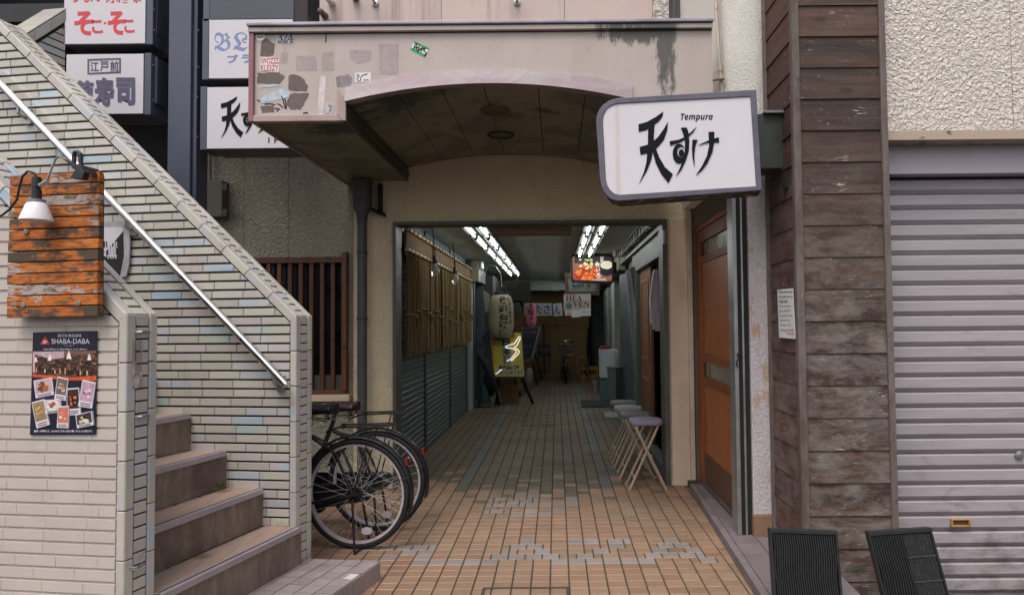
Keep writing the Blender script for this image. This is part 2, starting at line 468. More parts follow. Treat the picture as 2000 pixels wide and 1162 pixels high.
for j in range(nt):
    sbox(m, s1 - .007, s1 + random.uniform(0, .001), t0 + j * tw + .0028, t0 + (j + 1) * tw - .0028, .004, ph - .006, 0)
for i in range(ns): sbox(m, s0 + i * sw + .003, s0 + (i + 1) * sw - .003, t1 - .007, t1, .004, ph - .006, 0)
tag(m.build('entry_platform', [P_GY, grout, P_CH]), 'low grey tiled platform with chipped edge at the foot of the stair', 'platform')

# kerb step on the right
m = MB()
K_GY = tile_mat('kerb_tile', srgb(138, 126, 130, .8), srgb(124, 114, 116, .8), .6, .12)
kz = .065
def kx(Y): return 1.03 + (Y - 3.63) * (.105 / 2.42)
ys = [2.4 + i * .158 for i in range(24)]
for i, y in enumerate(ys[:-1]):
    y2 = ys[i + 1] - .004
    if y2 > 6.0: break
    xa, xb = kx(y), kx(y2)
    for k, (o0, o1) in enumerate(((.0, .045), (.049, .20), (.204, .36), (.364, .50))):
        if y > 4.35 and k > 1: continue
        m.hexa([(xa + o0, y, .0), (xa + o1, y, .0), (xb + o1, y2, .0), (xb + o0, y2, .0),
                (xa + o0, y, kz), (xa + o1, y, kz), (xb + o1, y2, kz), (xb + o0, y2, kz)], 0)
m.hexa([(kx(2.4) + .004, 2.4, -.33), (1.5, 2.4, -.33), (1.5, 6.05, -.33), (kx(6.05) + .004, 6.05, -.33), (kx(2.4) + .004, 2.4, kz - .006), (1.5, 2.4, kz - .006), (1.5, 6.05, kz - .006), (kx(6.05) + .004, 6.05, kz - .006)], 1)
tag(m.build('kerb_step', [K_GY, grout], bevel=.004), 'low purplish grey tiled step along the brown sliding door', 'step')

# unseen wall added behind the camera to keep low daylight out of the passage
m = MB(); m.box((-30, -6.5, -.32), (30, -4.5, 2.5)); struct(m, 'daylight_blocker', M('blocker_wall', (.62, .6, .58), .9, .2, 1))
# ------------------------------------------------------------------ entrance building
WALL = stucco('beige_stucco', srgb(236, 220, 186, .95), 60, .7, .012, .1, .0, .3)
WALLD = stucco('grey_stucco', srgb(172, 166, 148, .8), 40, .8, .014, .14, 0, .35)
POSTM = M('smooth_render', srgb(228, 206, 184, .9), .8, .12, 4, .3, 90, dirt=.3)
b = thing('entrance_building', 'beige stuccoed building pierced by the dark covered passage', 'building', (-.2, 6.1, 0))
YF = 6.1
m = MB()
# front wall round the opening, with shallow vertical joints
xs = [-1.81, -1.455, -1.1, -.42, .25, 1.0, 1.2]
m.box((-1.81, YF, 0), (-1.455, YF + .16, 2.365)); m.box((1.0, YF, 0), (1.2, YF + .16, 2.365))
for x0, x1 in ((-1.81, -1.34), (-1.34, -.66), (-.66, .02), (.02, .7), (.7, 1.2)):
    m.box((x0 + (.005 if x0 > -1.8 else 0), YF, 2.365), (x1 - (.005 if x1 < 1.2 else 0), YF + .16, 3.3))
m.box((-1.8, YF + .01, 2.37), (1.19, YF + .15, 3.29))
m.box((-1.81, YF + .02, 3.3), (1.2, YF + .16, 3.6))
m.build('wall', WALL, b)
m = MB(); m.box((1.175, 6.05, 0), (1.215, YF + .001, 2.44)); m.box((1.018, 6.085, 0), (1.175, YF + .001, 2.37)); m.build('pillar', POSTM, b, bevel=.006)
m = MB(); m.box((-3.5, 6.25, 0), (-2.87, 6.4, 3.15)); m.box((-2.83, 6.25, 0), (-2.2, 6.4, .79)); m.box((-2.2, 6.25, 0), (-1.81, 6.4, .79))
m.box((-2.83, 6.25, 2.07), (-2.46, 6.4, 3.15)); m.box((-2.45, 6.25, 2.07), (-1.81, 6.4, 3.15)); m.box((-2.87, 6.255, 0), (-2.83, 6.4, 3.15)); m.box((-2.46, 6.256, 2.08), (-2.45, 6.39, 3.15)); m.box((-1.9, 6.25, .79), (-1.81, 6.4, 2.07))
m.build('side_wall', WALLD, b)
# latticed window
LAT = wood('lattice_wood', srgb(98, 58, 38, .8), srgb(126, 76, 48, .8), 'z', .3, 0, .6, grey=(.1, .07, .05))
w = MB(); zb, zt, xl, xr = .82, 2.06, -2.83, -1.9
w.box((xl, 6.2, zt - .045), (xr, 6.3, zt)); w.box((xl, 6.2, zb), (xr, 6.3, zb + .04)); w.box((xr - .045, 6.18, zb + .04), (xr, 6.3, zt + .05)); w.box((xl, 6.2, zb + .04), (xl + .04, 6.3, zt - .045))
win = w.build('window', LAT, b, bevel=.002)
g = MB()
x = xl + .09
while x < xr - .07: g.box((x, 6.215, zb + .04), (x + .036, 6.25, zt - .045)); x += .098
g.build('lattice', LAT, win, bevel=.002)
g = MB(); g.box((xl, 6.31, zb), (xr, 6.33, zt)); g.build('pane', M('dark_glass', (.006, .006, .007), .3, .2), win)
g = MB(); g.box((xl + .05, 6.255, zb + .04), (xr - .05, 6.275, zb + .17)); g.build('lower_rail', M('grey_rail', srgb(110, 106, 98, .8), .7), win)
g = MB(); g.box((xl - .03, 6.17, zb - .06), (xr + .03, 6.3, zb - .001)); g.build('sill', POSTM, win, bevel=.004)
# metal frame of the opening
FR = M('opening_frame', srgb(96, 98, 92, .8), .5, .2, 6, dirt=.5, dcol=(.12, .06, .03))
m = MB(); m.box((-1.455, 6.07, 0), (-1.425, 6.3, 2.335)); m.box((.955, 6.07, 0), (1.0, 6.3, 2.335)); m.box((-1.455, 6.07, 2.335), (1.0, 6.3, 2.364))
m.build('opening_frame', FR, b, bevel=.003)
# upper storey wall with rain streaks
t = NT('stained_panel'); co = t.co((5, 5, .25)); n = t.noise(1.2, co, 7, .7); n2 = t.noise(2, t.co(), 4)
col = t.mix(t.rng(n2, .3, .7), srgb(214, 190, 178, .8), srgb(205, 186, 182, .8)); col = t.mix(t.math('MULTIPLY', t.rng(n, .5, .68), .75), col, srgb(150, 128, 108, .7))
PANEL = t.done(col, .5, t.noise(60), .1, .004)
m = MB()
for x0, x1 in ((-2.09, -1.0), (-1.0, .1), (.1, .885)): m.box((x0 + .002, 6.0, 3.6), (x1 - .002, 6.2, 6.5))
m.build('upper_wall', PANEL, b)
m = MB(); m.box((.886, 5.98, 3.6), (1.03, 6.2, 6.5)); m.build('rough_strip', stucco('white_rough', srgb(222, 212, 205, .85), 22, 1, .03, .1), b)
SHEET = M('weathered_sheet', srgb(98, 95, 94, .8), .6, .35, 4, 0, st=(14, 14, .6), isl=.2)
m = MB()
for i in range(5): m.box((1.035 + i * .075, 6.05 + (i % 2) * .012, 3.6), (1.035 + (i + 1) * .075 - .004, 6.2, 6.5))
m.build('sheet_cladding', SHEET, b)
m = MB(); m.box((1.235, 6.0, 3.6), (1.265, 6.04, 6.5)); m.build('gutter_pipe', M('pale_pipe', srgb(150, 150, 165, .8), .5), b)
m = MB()
for k, (x, r) in enumerate(((1.0, .013), (1.05, .011))): m.tube([aY(1330 + k * 20, 48, 5.9), aY(1352 + k * 10, 18, 5.85), aY(1385, -12, 5.8), aY(1400, -40, 5.8)], r, 6)
m.build('cable', blackm, b, smooth=True)
# passage: ceiling, end board, side walls behind the shutters
CEIL = M('ceiling_panel', srgb(214, 220, 208, .9), .7, .12, 3, .1, 60, dirt=.3)
m = MB(); cz = 2.52
xs = [-1.55, -.93, -.3, .33, .96, 1.5]; y = 6.3
while y < 17.3:
    for i in range(5): m.box((xs[i] + .002, y, cz), (xs[i + 1] - .002, y + .906, cz + .03))
    y += .91
m.box((-1.55, 6.26, cz + .02), (1.5, 17.4, cz + .08))
m.build('passage_ceiling', CEIL, b)
m = MB(); m.box((-.58, 6.36, 2.285), (.15, 6.56, 2.519)); m.build('ceiling_beam', M('beam_box', srgb(150, 132, 112, .8), .7, .12), b)
m = MB(); m.box((-1.5, 17.3, 2.27), (1.4, 17.4, 2.62)); m.build('end_beam', M('end_beam', srgb(190, 192, 186, .8), .4, .1), b)
BACK = M('passage_wall', srgb(92, 98, 96, .8), .8, .25, 3, dirt=.5)
m = MB(); m.box((-1.7, 6.26, -.01), (-1.58, 18.6, 2.6)); m.box((1.36, 6.26, -.01), (1.5, 18.6, 2.6)); m.box((-1.7, 18.6, -.01), (1.5, 18.7, 2.6)); m.box((-1.7, 17.4, 2.6), (1.5, 18.7, 2.68))
m.build('passage_wall', BACK, b)
# mass of the building so no daylight gets behind
DARKM = M('shaded_concrete', srgb(70, 70, 72, .8), .9, .3, 3)
m = MB(); m.box((-6.5, 7.4, -.01), (-1.75, 7.6, 7)); m.box((-6.6, 4.6, -.01), (-6.45, 7.6, 7)); m.box((-6.6, 5.45, 6.5), (1.5, 19, 6.7)); m.box((-2.02, 6.21, 3.45), (1.5, 7.5, 6.5)); m.box((-6.45, 5.5, 3.95), (-2.1, 7.4, 4.1))
m.build('rear_block', DARKM, b)
m = MB(); m.box((.96, -.01 + 6.32, 2.3), (1.36, 18.3, 2.519)); m.build('bulkhead', M('bulkhead', srgb(96, 100, 98, .8), .6, .2), b)

# ---- bolts and hooks on the upper panel
for i, (px, py) in enumerate(((648, 6), (695, -2), (635, 32))):
    c = aY(px, py, 6.0); m = MB(); m.lathe(c + V((0, .0, 0)), [(.03, 0), (.03, .05), (.018, .06), (.018, .1), (.028, .105), (.022, .14), (.006, .15)], 14, 0, (0, -1, -.1))
    tag(m.build('insulator', white if i == 0 else M('old_bolt', srgb(120, 100, 86, .8), .6, .3), smooth=True), ('white porcelain insulator on the stained upper wall', 'dark bolt above the canopy beside the hook', 'short rusty bolt at the left edge of the upper wall')[i], 'bolt')
for i, (px, py) in enumerate(((733, 8), (1010, 6))):
    c = aY(px, py, 6.0); m = MB(); m.lathe(c, [(.03, 0), (.03, .015), (.012, .02), (.012, .12)], 12, 0, (0, -1, 0))
    m.tube([c + V((0, -.11, 0)), c + V((-.06, -.14, .0)), c + V((-.1, -.15, .01)), c + V((-.1, -.16, .035)), c + V((-.05, -.15, .05)), c + V((.04, -.14, .05)), c + V((.08, -.13, .12))], .012, 7)
    tag(m.build('wall_hook', alu, smooth=True), ('bent metal hook on the upper wall left of centre', 'metal wire hook on the upper wall above the arch')[i], 'hook', 'hooks on the upper wall')

# ---- downpipe, bracket and junction box beside the opening
PIPE = M('grey_pipe', srgb(88, 88, 90, .8), .5, .2, 6, dirt=.4)
Y = 6.0; d = thing('downpipe', 'grey rain downpipe with funnel head left of the opening', 'pipe', (-1.705, Y, 0))
m = MB(); c = V((-1.705, Y, 0)); m.lathe(c, [(.042, .0), (.042, 2.35)], 18); m.build('pipe', PIPE, d, smooth=True)
m = MB(); m.lathe(c, [(.042, 2.34), (.05, 2.42), (.078, 2.47), (.085, 2.70), (.093, 2.705), (.093, 2.73), (.06, 2.73)], 18); m.build('funnel', PIPE, d, smooth=True)
for z in (.55, 1.5, 2.08):
    m = MB(); m.lathe(c, [(.047, z - .012), (.047, z + .012)], 18); m.box((-1.72, Y, z - .012), (-1.69, 6.12, z + .012)); m.build('clip', M('clip_metal', srgb(60, 60, 60), .5), d)
m = MB(); m.box(aY(738, 358, 6.0), aY(748, 420, 6.09)); m.prism([aY(722, 404, 6.0), aY(748, 414, 6.0), aY(748, 422, 6.0), aY(722, 410, 6.0)], (0, .1, 0))
solo(m, 'wall_bracket', blackm, 'black angled steel bracket beside the downpipe funnel', 'bracket')
BX = M('junction_box', srgb(98, 94, 84, .8), .55, .15, 5, dirt=.3)
j = thing('junction_box', 'grey hinged electrical box on the dark stucco wall', 'electrical box', aY(415, 395, 6.25))
m = MB(); m.box(aY(383, 352, 6.12), aY(447, 428, 6.25)); m.build('box', BX, j, bevel=.006)
for yy in (366, 416):
    m = MB(); m.box(aY(434, yy - 7, 6.10), aY(445, yy + 7, 6.119)); m.build('hinge', M('box_hinge', srgb(60, 58, 52, .8), .5), j, bevel=.002)
m = MB(); m.tube([aY(411, 352, 6.2), aY(411, 292, 6.2)], .012, 8); m.build('conduit', BX, j)
# ------------------------------------------------------------------ canopy with arched opening
YC, YB = 4.25, 6.08
CL, CR, CB, CT = -1.919, 1.001, 2.724, 3.345
AL, AR, AZ0, ARISE = -1.333, .491, 2.845, .112
def az(x):
    h = (AR - AL) / 2; c = (AL + AR) / 2; rad = (h * h + ARISE * ARISE) / (2 * ARISE)
    return AZ0 + math.sqrt(max(rad * rad - (x - c) ** 2, 0)) - (rad - ARISE)
cn = thing('canopy', 'stained pinkish metal entrance canopy with a shallow arch over the passage', 'canopy', (-.46, YC, 3.0))
t = NT('canopy_metal'); co = t.co((1, 1, 1)); X, Yy, Z = t.xyz()
n1 = t.noise(1.6, t.co((1.5, 1, .3)), 6, .6); n2 = t.noise(40, t.co((1, 1, .35)), 4, .7); n3 = t.noise(14, t.co((1.4, 1, .5)), 8, .75)
col = t.ramp(n1, [(.3, srgb(186, 168, 161, .84)), (.5, srgb(194, 178, 172, .84)), (.7, srgb(184, 171, 157, .84))])
col = t.mix(t.math('MULTIPLY', t.rng(n2, .58, .75), .35), col, srgb(120, 100, 86, .7))
# mould runs below the flashing on the right
mx = t.math('MULTIPLY', t.rng(X, 1.07, 1.13), t.rng(X, 1.28, 1.20))
mz = t.rng(Z, -.16, .22, .36, .72)
run = t.rng(t.math('ADD', n3, t.math('MULTIPLY', t.math('MULTIPLY', mx, mz), .55)), .66, .8)
tx = t.math('MULTIPLY', t.rng(X, .45, .9), t.rng(X, 1.33, 1.2))
top = t.rng(t.math('ADD', n3, t.math('MULTIPLY', t.math('MULTIPLY', tx, t.rng(Z, .12, .25)), .5)), .78, .92)
tx2 = t.math('MULTIPLY', t.rng(X, -1.1, -1.2), t.rng(Z, .05, .24))
top2 = t.math('MULTIPLY', t.rng(t.math('ADD', n3, t.math('MULTIPLY', tx2, .3)), .72, .95), .5)
col = t.mix(top2, col, (.1, .095, .09)); col = t.mix(t.math('MULTIPLY', t.math('MAXIMUM', run, top), .9), col, (.045, .047, .04))
wet = t.math('MULTIPLY', t.rng(X, 1.2, 1.3), .5); col = t.mix(wet, col, srgb(186, 174, 158, .8))
FAS = t.done(col, t.rng(n1, .3, .7, .32, .5), t.noise(1.3, t.co((2, 1, 1)), 2), .5, .03)
TRIM = M('canopy_trim', srgb(186, 160, 152, .8), .42, .15, 4, .1, 30, dirt=.35)
RTRIM = M('faded_red_trim', srgb(165, 110, 115, .7), .4, .25, 4, dirt=.4)
t = NT('pinkish_band'); n = t.noise(2.2, t.co((1, 1, 3)), 5, .6, .6); g = t.noise(9, t.co(), 3, .5, 2)
col = t.ramp(n, [(.32, srgb(190, 176, 170, .78)), (.47, srgb(184, 172, 174, .72)), (.60, srgb(180, 156, 160, .7)), (.75, srgb(186, 176, 182, .8))])
BAND = t.done(col, .2, g, .2, .008, .3)
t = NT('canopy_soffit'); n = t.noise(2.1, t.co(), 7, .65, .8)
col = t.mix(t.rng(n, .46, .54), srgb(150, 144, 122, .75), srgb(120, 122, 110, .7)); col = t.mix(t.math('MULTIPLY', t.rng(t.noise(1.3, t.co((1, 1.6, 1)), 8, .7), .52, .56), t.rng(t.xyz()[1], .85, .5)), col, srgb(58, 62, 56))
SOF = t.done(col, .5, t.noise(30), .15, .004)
# fascia sheet, in vertical strips whose lower edge follows the arch
m = MB(); N = 48; xs = [CL + .03, AL - .0] + [AL + (AR - AL) * i / N for i in range(1, N)] + [AR, CR - .0]
zt = CT - .056
def strip(x0, z0, x1, z1, y0, y1, mb, zt0=zt, zt1=None):
    zt1 = zt0 if zt1 is None else zt1
    mb.hexa([(x0, y0, z0), (x1, y0, z1), (x1, y1, z1), (x0, y1, z0), (x0, y0, zt0), (x1, y0, zt1), (x1, y1, zt1), (x0, y1, zt0)])
pts = [(CL + .03, CB + .03), (AL, CB + .03)] + [(AL + (AR - AL) * i / N, az(AL + (AR - AL) * i / N)) for i in range(N + 1)] + [(AR, CB), (CR, CB), (CR, zt), (CL + .03, zt)]
FYC = FY(YC)
m.prism([(x, YC, z) for x, z in pts], (0, .025, 0)); m.build('fascia', FAS, cn)
# frame round the left-hand panel
m = MB(); m.box((CL, YC - .02, CB), (CL + .032, YC + .03, zt)); m.build('side_trim', RTRIM, cn, bevel=.004)
m = MB(); m.prism([(CL + .032, YC - .02, CB), (AL, YC - .02, CB), (AL - .03, YC - .02, CB + .04), (CL + .032, YC - .02, CB + .04)], (0, .05, 0))
m.prism([(AL - .001, YC - .02, CB + .003), (AL + .026, YC - .02, CB + .0), (AL + .026, YC - .02, az(AL) + .0), (AL - .03, YC - .02, az(AL) + .09), (AL - .03, YC - .02, CB + .042)], (0, .02, 0))
m.build('lower_trim', TRIM, cn, bevel=.003)
# top flashing
m = MB(); m.box((CL, YC - .03, CT - .056), (CR, YC + .02, CT - .026)); m.build('upper_trim', FAS, cn, bevel=.004)
m = MB(); m.box((CL - .005, YC - .045, CT - .02), (CR + .005, YC + .05, CT)); m.build('flashing', M('flashing', srgb(172, 164, 178, .9), .4, .3, 5, dirt=.4, ds=1.4), cn, bevel=.004)
m = MB(); m.box((CL, YC - .016, CT - .027), (CR, YC + .02, CT - .019)); m.build('shadow_joint', M('joint_shadow', (.2, .17, .16), .9), cn)  # dark strip paints the shadow line under the flashing
m = MB(); m.box((CL + .03, YC - .006, CT - .062), (CR, YC + .02, CT - .0555)); m.build('shadow_joint', M('joint_shadow2', (.05, .045, .04), .9), cn)  # darker strip paints the shadow line below the upper trim
# band along the arch
m = MB(); a0 = [(AL + .02 + (AR - AL - .02) * i / N) for i in range(N + 1)]
for i in range(N):
    x0, x1 = a0[i], a0[i + 1]; y0 = YC - .028
    m.hexa([(x0, y0, az(x0) - .006), (x1, y0, az(x1) - .006), (x1, YC + .04, az(x1) - .006), (x0, YC + .04, az(x0) - .006),
            (x0, y0 + .012, az(x0) + .088), (x1, y0 + .012, az(x1) + .088), (x1, YC + .0, az(x1) + .09), (x0, YC + .0, az(x0) + .09)])
m.build('arch_band', BAND, cn, smooth=True)
# body: roof, side cheeks, block soffits, vault
m = MB(); m.box((CL + .01, YC + .03, CT - .09), (CR - .01, YB + .5, CT - .03)); m.build('roof', M('canopy_roof', srgb(120, 112, 108, .8), .6), cn)
m = MB(); m.box((CL + .01, YC + .03, CB), (CL + .03, YB + .16, CT - .09)); m.build('cheek', TRIM, cn)
m = MB(); m.box((CR - .03, YC + .03, CB), (CR - .01, YB - .0, CT - .09)); m.build('cheek', TRIM, cn)
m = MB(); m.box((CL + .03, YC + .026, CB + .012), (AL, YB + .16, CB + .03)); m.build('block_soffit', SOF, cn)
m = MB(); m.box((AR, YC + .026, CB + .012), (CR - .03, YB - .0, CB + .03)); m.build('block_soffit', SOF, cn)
m = MB(); m.box((AL, YC + .03, CB + .006), (AL + .018, YB - .0, AZ0 + .06)); DCH = M('dark_cheek', srgb(84, 82, 74, .8), .45, .3, 4, dirt=.4); m.build('inner_cheek', DCH, cn)
m = MB(); m.box((AR - .018, YC + .03, CB + .006), (AR, YB, AZ0 + .06)); m.build('inner_cheek', DCH, cn)
m = MB(); m.box((AL + .019, YC + .3, CB + .05), (AL + .03, YB - .004, CB + .075)); m.build('ledge', DCH, cn)
m = MB(); e = [AL + .02, -1.0, -.72, -.45, -.1, .2, AR - .02]
for a, b2 in zip(e[:-1], e[1:]):
    k = 8
    for i in range(k):
        x0 = a + .003 + (b2 - a - .006) * i / k; x1 = a + .003 + (b2 - a - .006) * (i + 1) / k
        for y0, y1 in ((YC + .03, YB - .0),):
            m.hexa([(x0, y0, az(x0)), (x1, y0, az(x1)), (x1, y1, az(x1)), (x0, y1, az(x0)), (x0, y0, az(x0) + .02), (x1, y0, az(x1) + .02), (x1, y1, az(x1) + .02), (x0, y1, az(x0) + .02)])
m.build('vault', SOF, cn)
m = MB(); m.box((AL + .02, YC + .035, AZ0 + ARISE + .03), (AR - .02, YB - .002, AZ0 + ARISE + .05)); m.build('vault_backing', blackm, cn)
RING = M('rusty_ring', srgb(150, 112, 66, .6), .6, .3, 20); DISC = M('lamp_recess', srgb(92, 86, 72, .8), .5)
for px, py, mt in ((968, 217, RING), (978, 264, M('dark_ring', srgb(66, 58, 46, .7), .6))):
    z = AZ0 + ARISE - .004; c = aZ(px, py, z)
    m = MB(); m.torus(c, .098, .011, n=40); o = m.build('ceiling_lamp', mt, cn, smooth=True)
    m = MB(); m.lathe(c, [(.09, .0), (.09, .012)], 32); m.build('recess', DISC, o)
# worn outlines of stickers torn off long ago
def resid(name, c, lo, hi):
    t = NT(name); n = t.noise(11, t.co(), 8, .75); n2 = t.noise(70, t.co(), 3)
    t.l(t.math('MULTIPLY', t.rng(n, .3, .6, lo, hi), t.rng(n2, .3, .6, .6, 1)), t.b.inputs['Alpha'])
    return t.done(t.mix(n, tuple(V(c) * .9), tuple(V(c) * 1.1)), .8)
RES = resid('glue_residue', srgb(158, 140, 137, .75), .25, .65); RES2 = resid('pale_residue', srgb(214, 200, 208, .95), .0, .4)
def rag(pts, j=.05):
    out = []; n = len(pts); cx = sum(p[0] for p in pts) / n; cy = sum(p[1] for p in pts) / n; s = max(abs(p[0] - cx) for p in pts)
    for i in range(n):
        a, b2 = pts[i], pts[(i + 1) % n]
        for k in range(4):
            u = k / 4; out.append((a[0] + (b2[0] - a[0]) * u + random.uniform(-j, j) * s, a[1] + (b2[1] - a[1]) * u + random.uniform(-j, j) * s))
    return out
WHT = M('torn_paper', srgb(226, 214, 214, .85), .85, .25, 25, .3, 60, dirt=.35, ds=14); BLU = M('torn_print', srgb(196, 206, 216, .85), .7, .35, 22, dirt=.3, ds=9)
z5 = lambda pts: [(480 + x * .2, 40 + y * .2) for x, y in pts]
def wob(cx, cy, rx, ry, n=18, j=.12, a0=0, a1=360):
    return [(cx + rx * math.cos(R(a0 + (a1 - a0) * i / n)) * random.uniform(1 - j, 1 + j), cy + ry * math.sin(R(a0 + (a1 - a0) * i / n)) * random.uniform(1 - j, 1 + j)) for i in range(n)]
res = [([(150, 215), (200, 172), (285, 235), (270, 345), (215, 360), (140, 350)], RES), ([(420, 540), (470, 525), (560, 560), (608, 640), (590, 700), (415, 690)], RES),
       ([(480, 710), (620, 718), (580, 800), (540, 870), (460, 880), (400, 845), (395, 790), (440, 720)], RES), ([(120, 515), (330, 510), (385, 550), (340, 625), (110, 620)], RES),
       ([(145, 840), (270, 835), (278, 900), (160, 910)], RES), ([(345, 330), (385, 295), (420, 320), (410, 425), (340, 435)], RES2),
       ([(740, 320), (860, 310), (865, 490), (745, 495)], RES2), ([(490, 350), (690, 345), (695, 495), (495, 500)], RES2), ([(1300, 230), (1495, 232), (1490, 540), (1302, 530)], RES2),
       ([(1010, 290), (1230, 300), (1225, 400), (1090, 430), (1020, 385)], RES2), ([(880, 555), (1000, 525), (1045, 570), (1020, 650), (890, 660)], RES2)]
for i, (p, mt) in enumerate(res):
    m = MB(); m.ppoly(FYC, z5(rag(p) if mt is RES else p), 0.0, .0006 + i * .00008); m.build('sticker_residue' if mt is RES else 'pale_residue', mt, cn)
m = MB(); m.ppoly(FYC, z5(rag([(735, 545), (775, 540), (785, 600), (770, 760), (755, 940), (748, 975), (695, 975), (705, 900), (715, 700), (722, 600)], .1)), 0, .0013)
m.build('torn_strip', WHT, cn)
m = MB(); m.ppoly(FYC, z5(rag([(150, 760), (230, 715), (330, 680), (400, 660), (440, 700), (420, 745), (330, 770), (230, 800), (150, 815)], .04)), 0, .0018)
m.ppoly(FYC, z5([(120, 650), (240, 630), (330, 628), (360, 640), (240, 655), (130, 662)]), 0, .0018); m.build('torn_print', BLU, cn)
m = MB()
def scrib(mb, F, pts, w, off=.003, k=1):
    P = [F.px(*p, off) for p in pts]; mb.tube(P, w, 5)
for p in ([(110, 775), (125, 785), (140, 795)], [(350, 740), (365, 780), (385, 860)], [(380, 760), (392, 820), (395, 870)], [(560, 910), (600, 900), (606, 912)], [(185, 820), (240, 815), (290, 825)],
          [(280, 860), (330, 865), (300, 890)], [(310, 815), (340, 830), (365, 855)], [(780, 215), (785, 130), (800, 105), (850, 100)]): m = MB(); scrib(m, FYC, z5(p), .0035, .001); m.build('scrawl', blackm, cn)
# stickers still in place: each a thing
def sticker(pts, mt, label, grp='stickers on the canopy', F=FYC, off=.0022):
    m = MB(); m.ppoly(F, pts, off - .0012, off); return solo(m, 'sticker', mt, label, 'sticker', grp)
s = sticker(z5([(148, 360), (330, 370), (320, 508), (140, 498)]), paper, 'square white sticker with bold red block letters')
text('IWOZZZ', FYC, (511, 114, 545, 125.5), redink, s, bold=.02, w=.0027, sk=.0); text('KLE3ZY', FYC, (510, 127.5, 544, 139.5), redink, s, bold=.02, w=.0027)
s = sticker(z5([(305, 120), (470, 128), (465, 232), (302, 220)]), M('grey_paper', srgb(200, 194, 204, .85), .8), 'small sticker printed with grey stencil numerals')
text('𝟑𝟐𝟒', FYC, (543, 64.5, 573, 84.5), M('grey_ink', srgb(84, 78, 90), .7), s, bold=.015, w=.0027)
s = sticker(z5(wob(143, 163, 43, 42, 20, .01)), paper, 'round white sticker in the top left corner of the canopy')
m = MB(); scrib(m, FYC, z5([(112, 168), (122, 158), (128, 172), (138, 158), (146, 172), (154, 160), (162, 170), (174, 156)]), .003, .0025); scrib(m, FYC, z5([(120, 145), (165, 142)]), .0022, .0025); m.build('scrawl', ink, s)
s = sticker(z5([(1645, 203), (1792, 275), (1745, 362), (1608, 290)]), M('green_sticker', srgb(30, 165, 80), .5), 'tilted green bordered name sticker with a black graffiti tag')
m = MB(); m.ppoly(FYC, z5([(1637, 222), (1785, 297), (1760, 340), (1618, 268)]), .0022, .0027); m.build('white_field', paper, s)
m = MB()
for p in ([(1640, 290), (1655, 235), (1672, 222), (1668, 290)], [(1640, 265), (1685, 270)], [(1680, 310), (1695, 245), (1712, 310), (1725, 260)], [(1730, 290), (1755, 265), (1740, 300), (1765, 320), (1745, 350)], [(1690, 238), (1696, 234)], [(1672, 300), (1735, 270)]): scrib(m, FYC, z5(p), .0038, .003)
m.build('tag', blackm, s)
s = sticker(z5([(1070, 515), (1220, 510), (1222, 600), (1065, 608)]), paper, 'white sticker with a thin looping black scribble')
m = MB(); scrib(m, FYC, z5([(1082, 545), (1095, 530), (1108, 540), (1098, 560), (1085, 570), (1095, 595), (1118, 590), (1130, 545), (1150, 535), (1190, 525)]), .0026, .0026); scrib(m, FYC, z5([(1150, 588), (1160, 580), (1170, 590), (1185, 580), (1205, 588)]), .0022, .0026); m.build('scrawl', ink, s)
s = sticker(z5([(782, 810), (865, 812), (858, 905), (778, 912)]), M('foil_paper', srgb(208, 200, 208, .85), .5, .3, 30), 'crumpled pale square sticker near the lower trim')
m = MB(); scrib(m, FYC, z5([(800, 835), (825, 828), (840, 845), (815, 862), (838, 875), (810, 890)]), .0024, .0026); m.build('scrawl', M('faint_ink', srgb(130, 122, 134), .8), s)
# ------------------------------------------------------------------ tiled stair
t = NT('pearl_tile'); r = t.isl(); n = t.noise(2.4, t.co((1, 1, 3), isl=True), 0, .4, .0)
v = t.math('ADD', n, t.math('MULTIPLY', t.math('SUBTRACT', r, .5), .12))
col = t.ramp(v, [(.08, srgb(186, 212, 208, .85)), (.22, srgb(210, 208, 192, .82)), (.42, srgb(208, 203, 189, .82)), (.58, srgb(208, 197, 192, .82)), (.70, srgb(204, 202, 202, .82)), (.80, srgb(188, 204, 212, .82)), (.95, srgb(140, 174, 204, .8))])
k = t.rng(r, 0, 1, .86, 1.04); x = t.n('VectorMath', operation='SCALE'); t.l(col, x.inputs[0]); t.l(k, x.inputs['Scale'])
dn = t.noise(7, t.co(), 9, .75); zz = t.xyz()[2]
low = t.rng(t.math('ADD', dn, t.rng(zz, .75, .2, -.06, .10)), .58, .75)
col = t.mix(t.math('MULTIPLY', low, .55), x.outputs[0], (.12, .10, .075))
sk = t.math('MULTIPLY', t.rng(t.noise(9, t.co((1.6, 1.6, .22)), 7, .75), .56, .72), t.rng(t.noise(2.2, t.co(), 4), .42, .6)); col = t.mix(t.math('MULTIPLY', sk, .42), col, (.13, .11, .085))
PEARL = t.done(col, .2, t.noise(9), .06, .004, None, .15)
GROUT2 = M('dark_joint', (.022, .021, .019), .95, .4, 25, dirt=.3)
t = NT('painted_tile'); n = t.noise(4, t.co(), 7, .7); n2 = t.noise(26, t.co(), 3)
col = t.mix(t.rng(n, .35, .65), srgb(208, 196, 184, .86), srgb(200, 188, 180, .84)); col = t.mix(t.math('MULTIPLY', t.rng(t.noise(11, t.co((.6, 1, 1)), 8, .8), .60, .70), .45), col, srgb(124, 110, 98, .7))
CREAM = t.done(col, .42, n2, .12, .004)
st = thing('staircase', 'outdoor stair between walls of pearly cream tiles with a steel handrail', 'stairs', tuple(SO))
SL, PT, TW = .938, 1.50, .15           # wall slope, post height, wall thickness
TN = -1.134                            # t of the near wall's front face
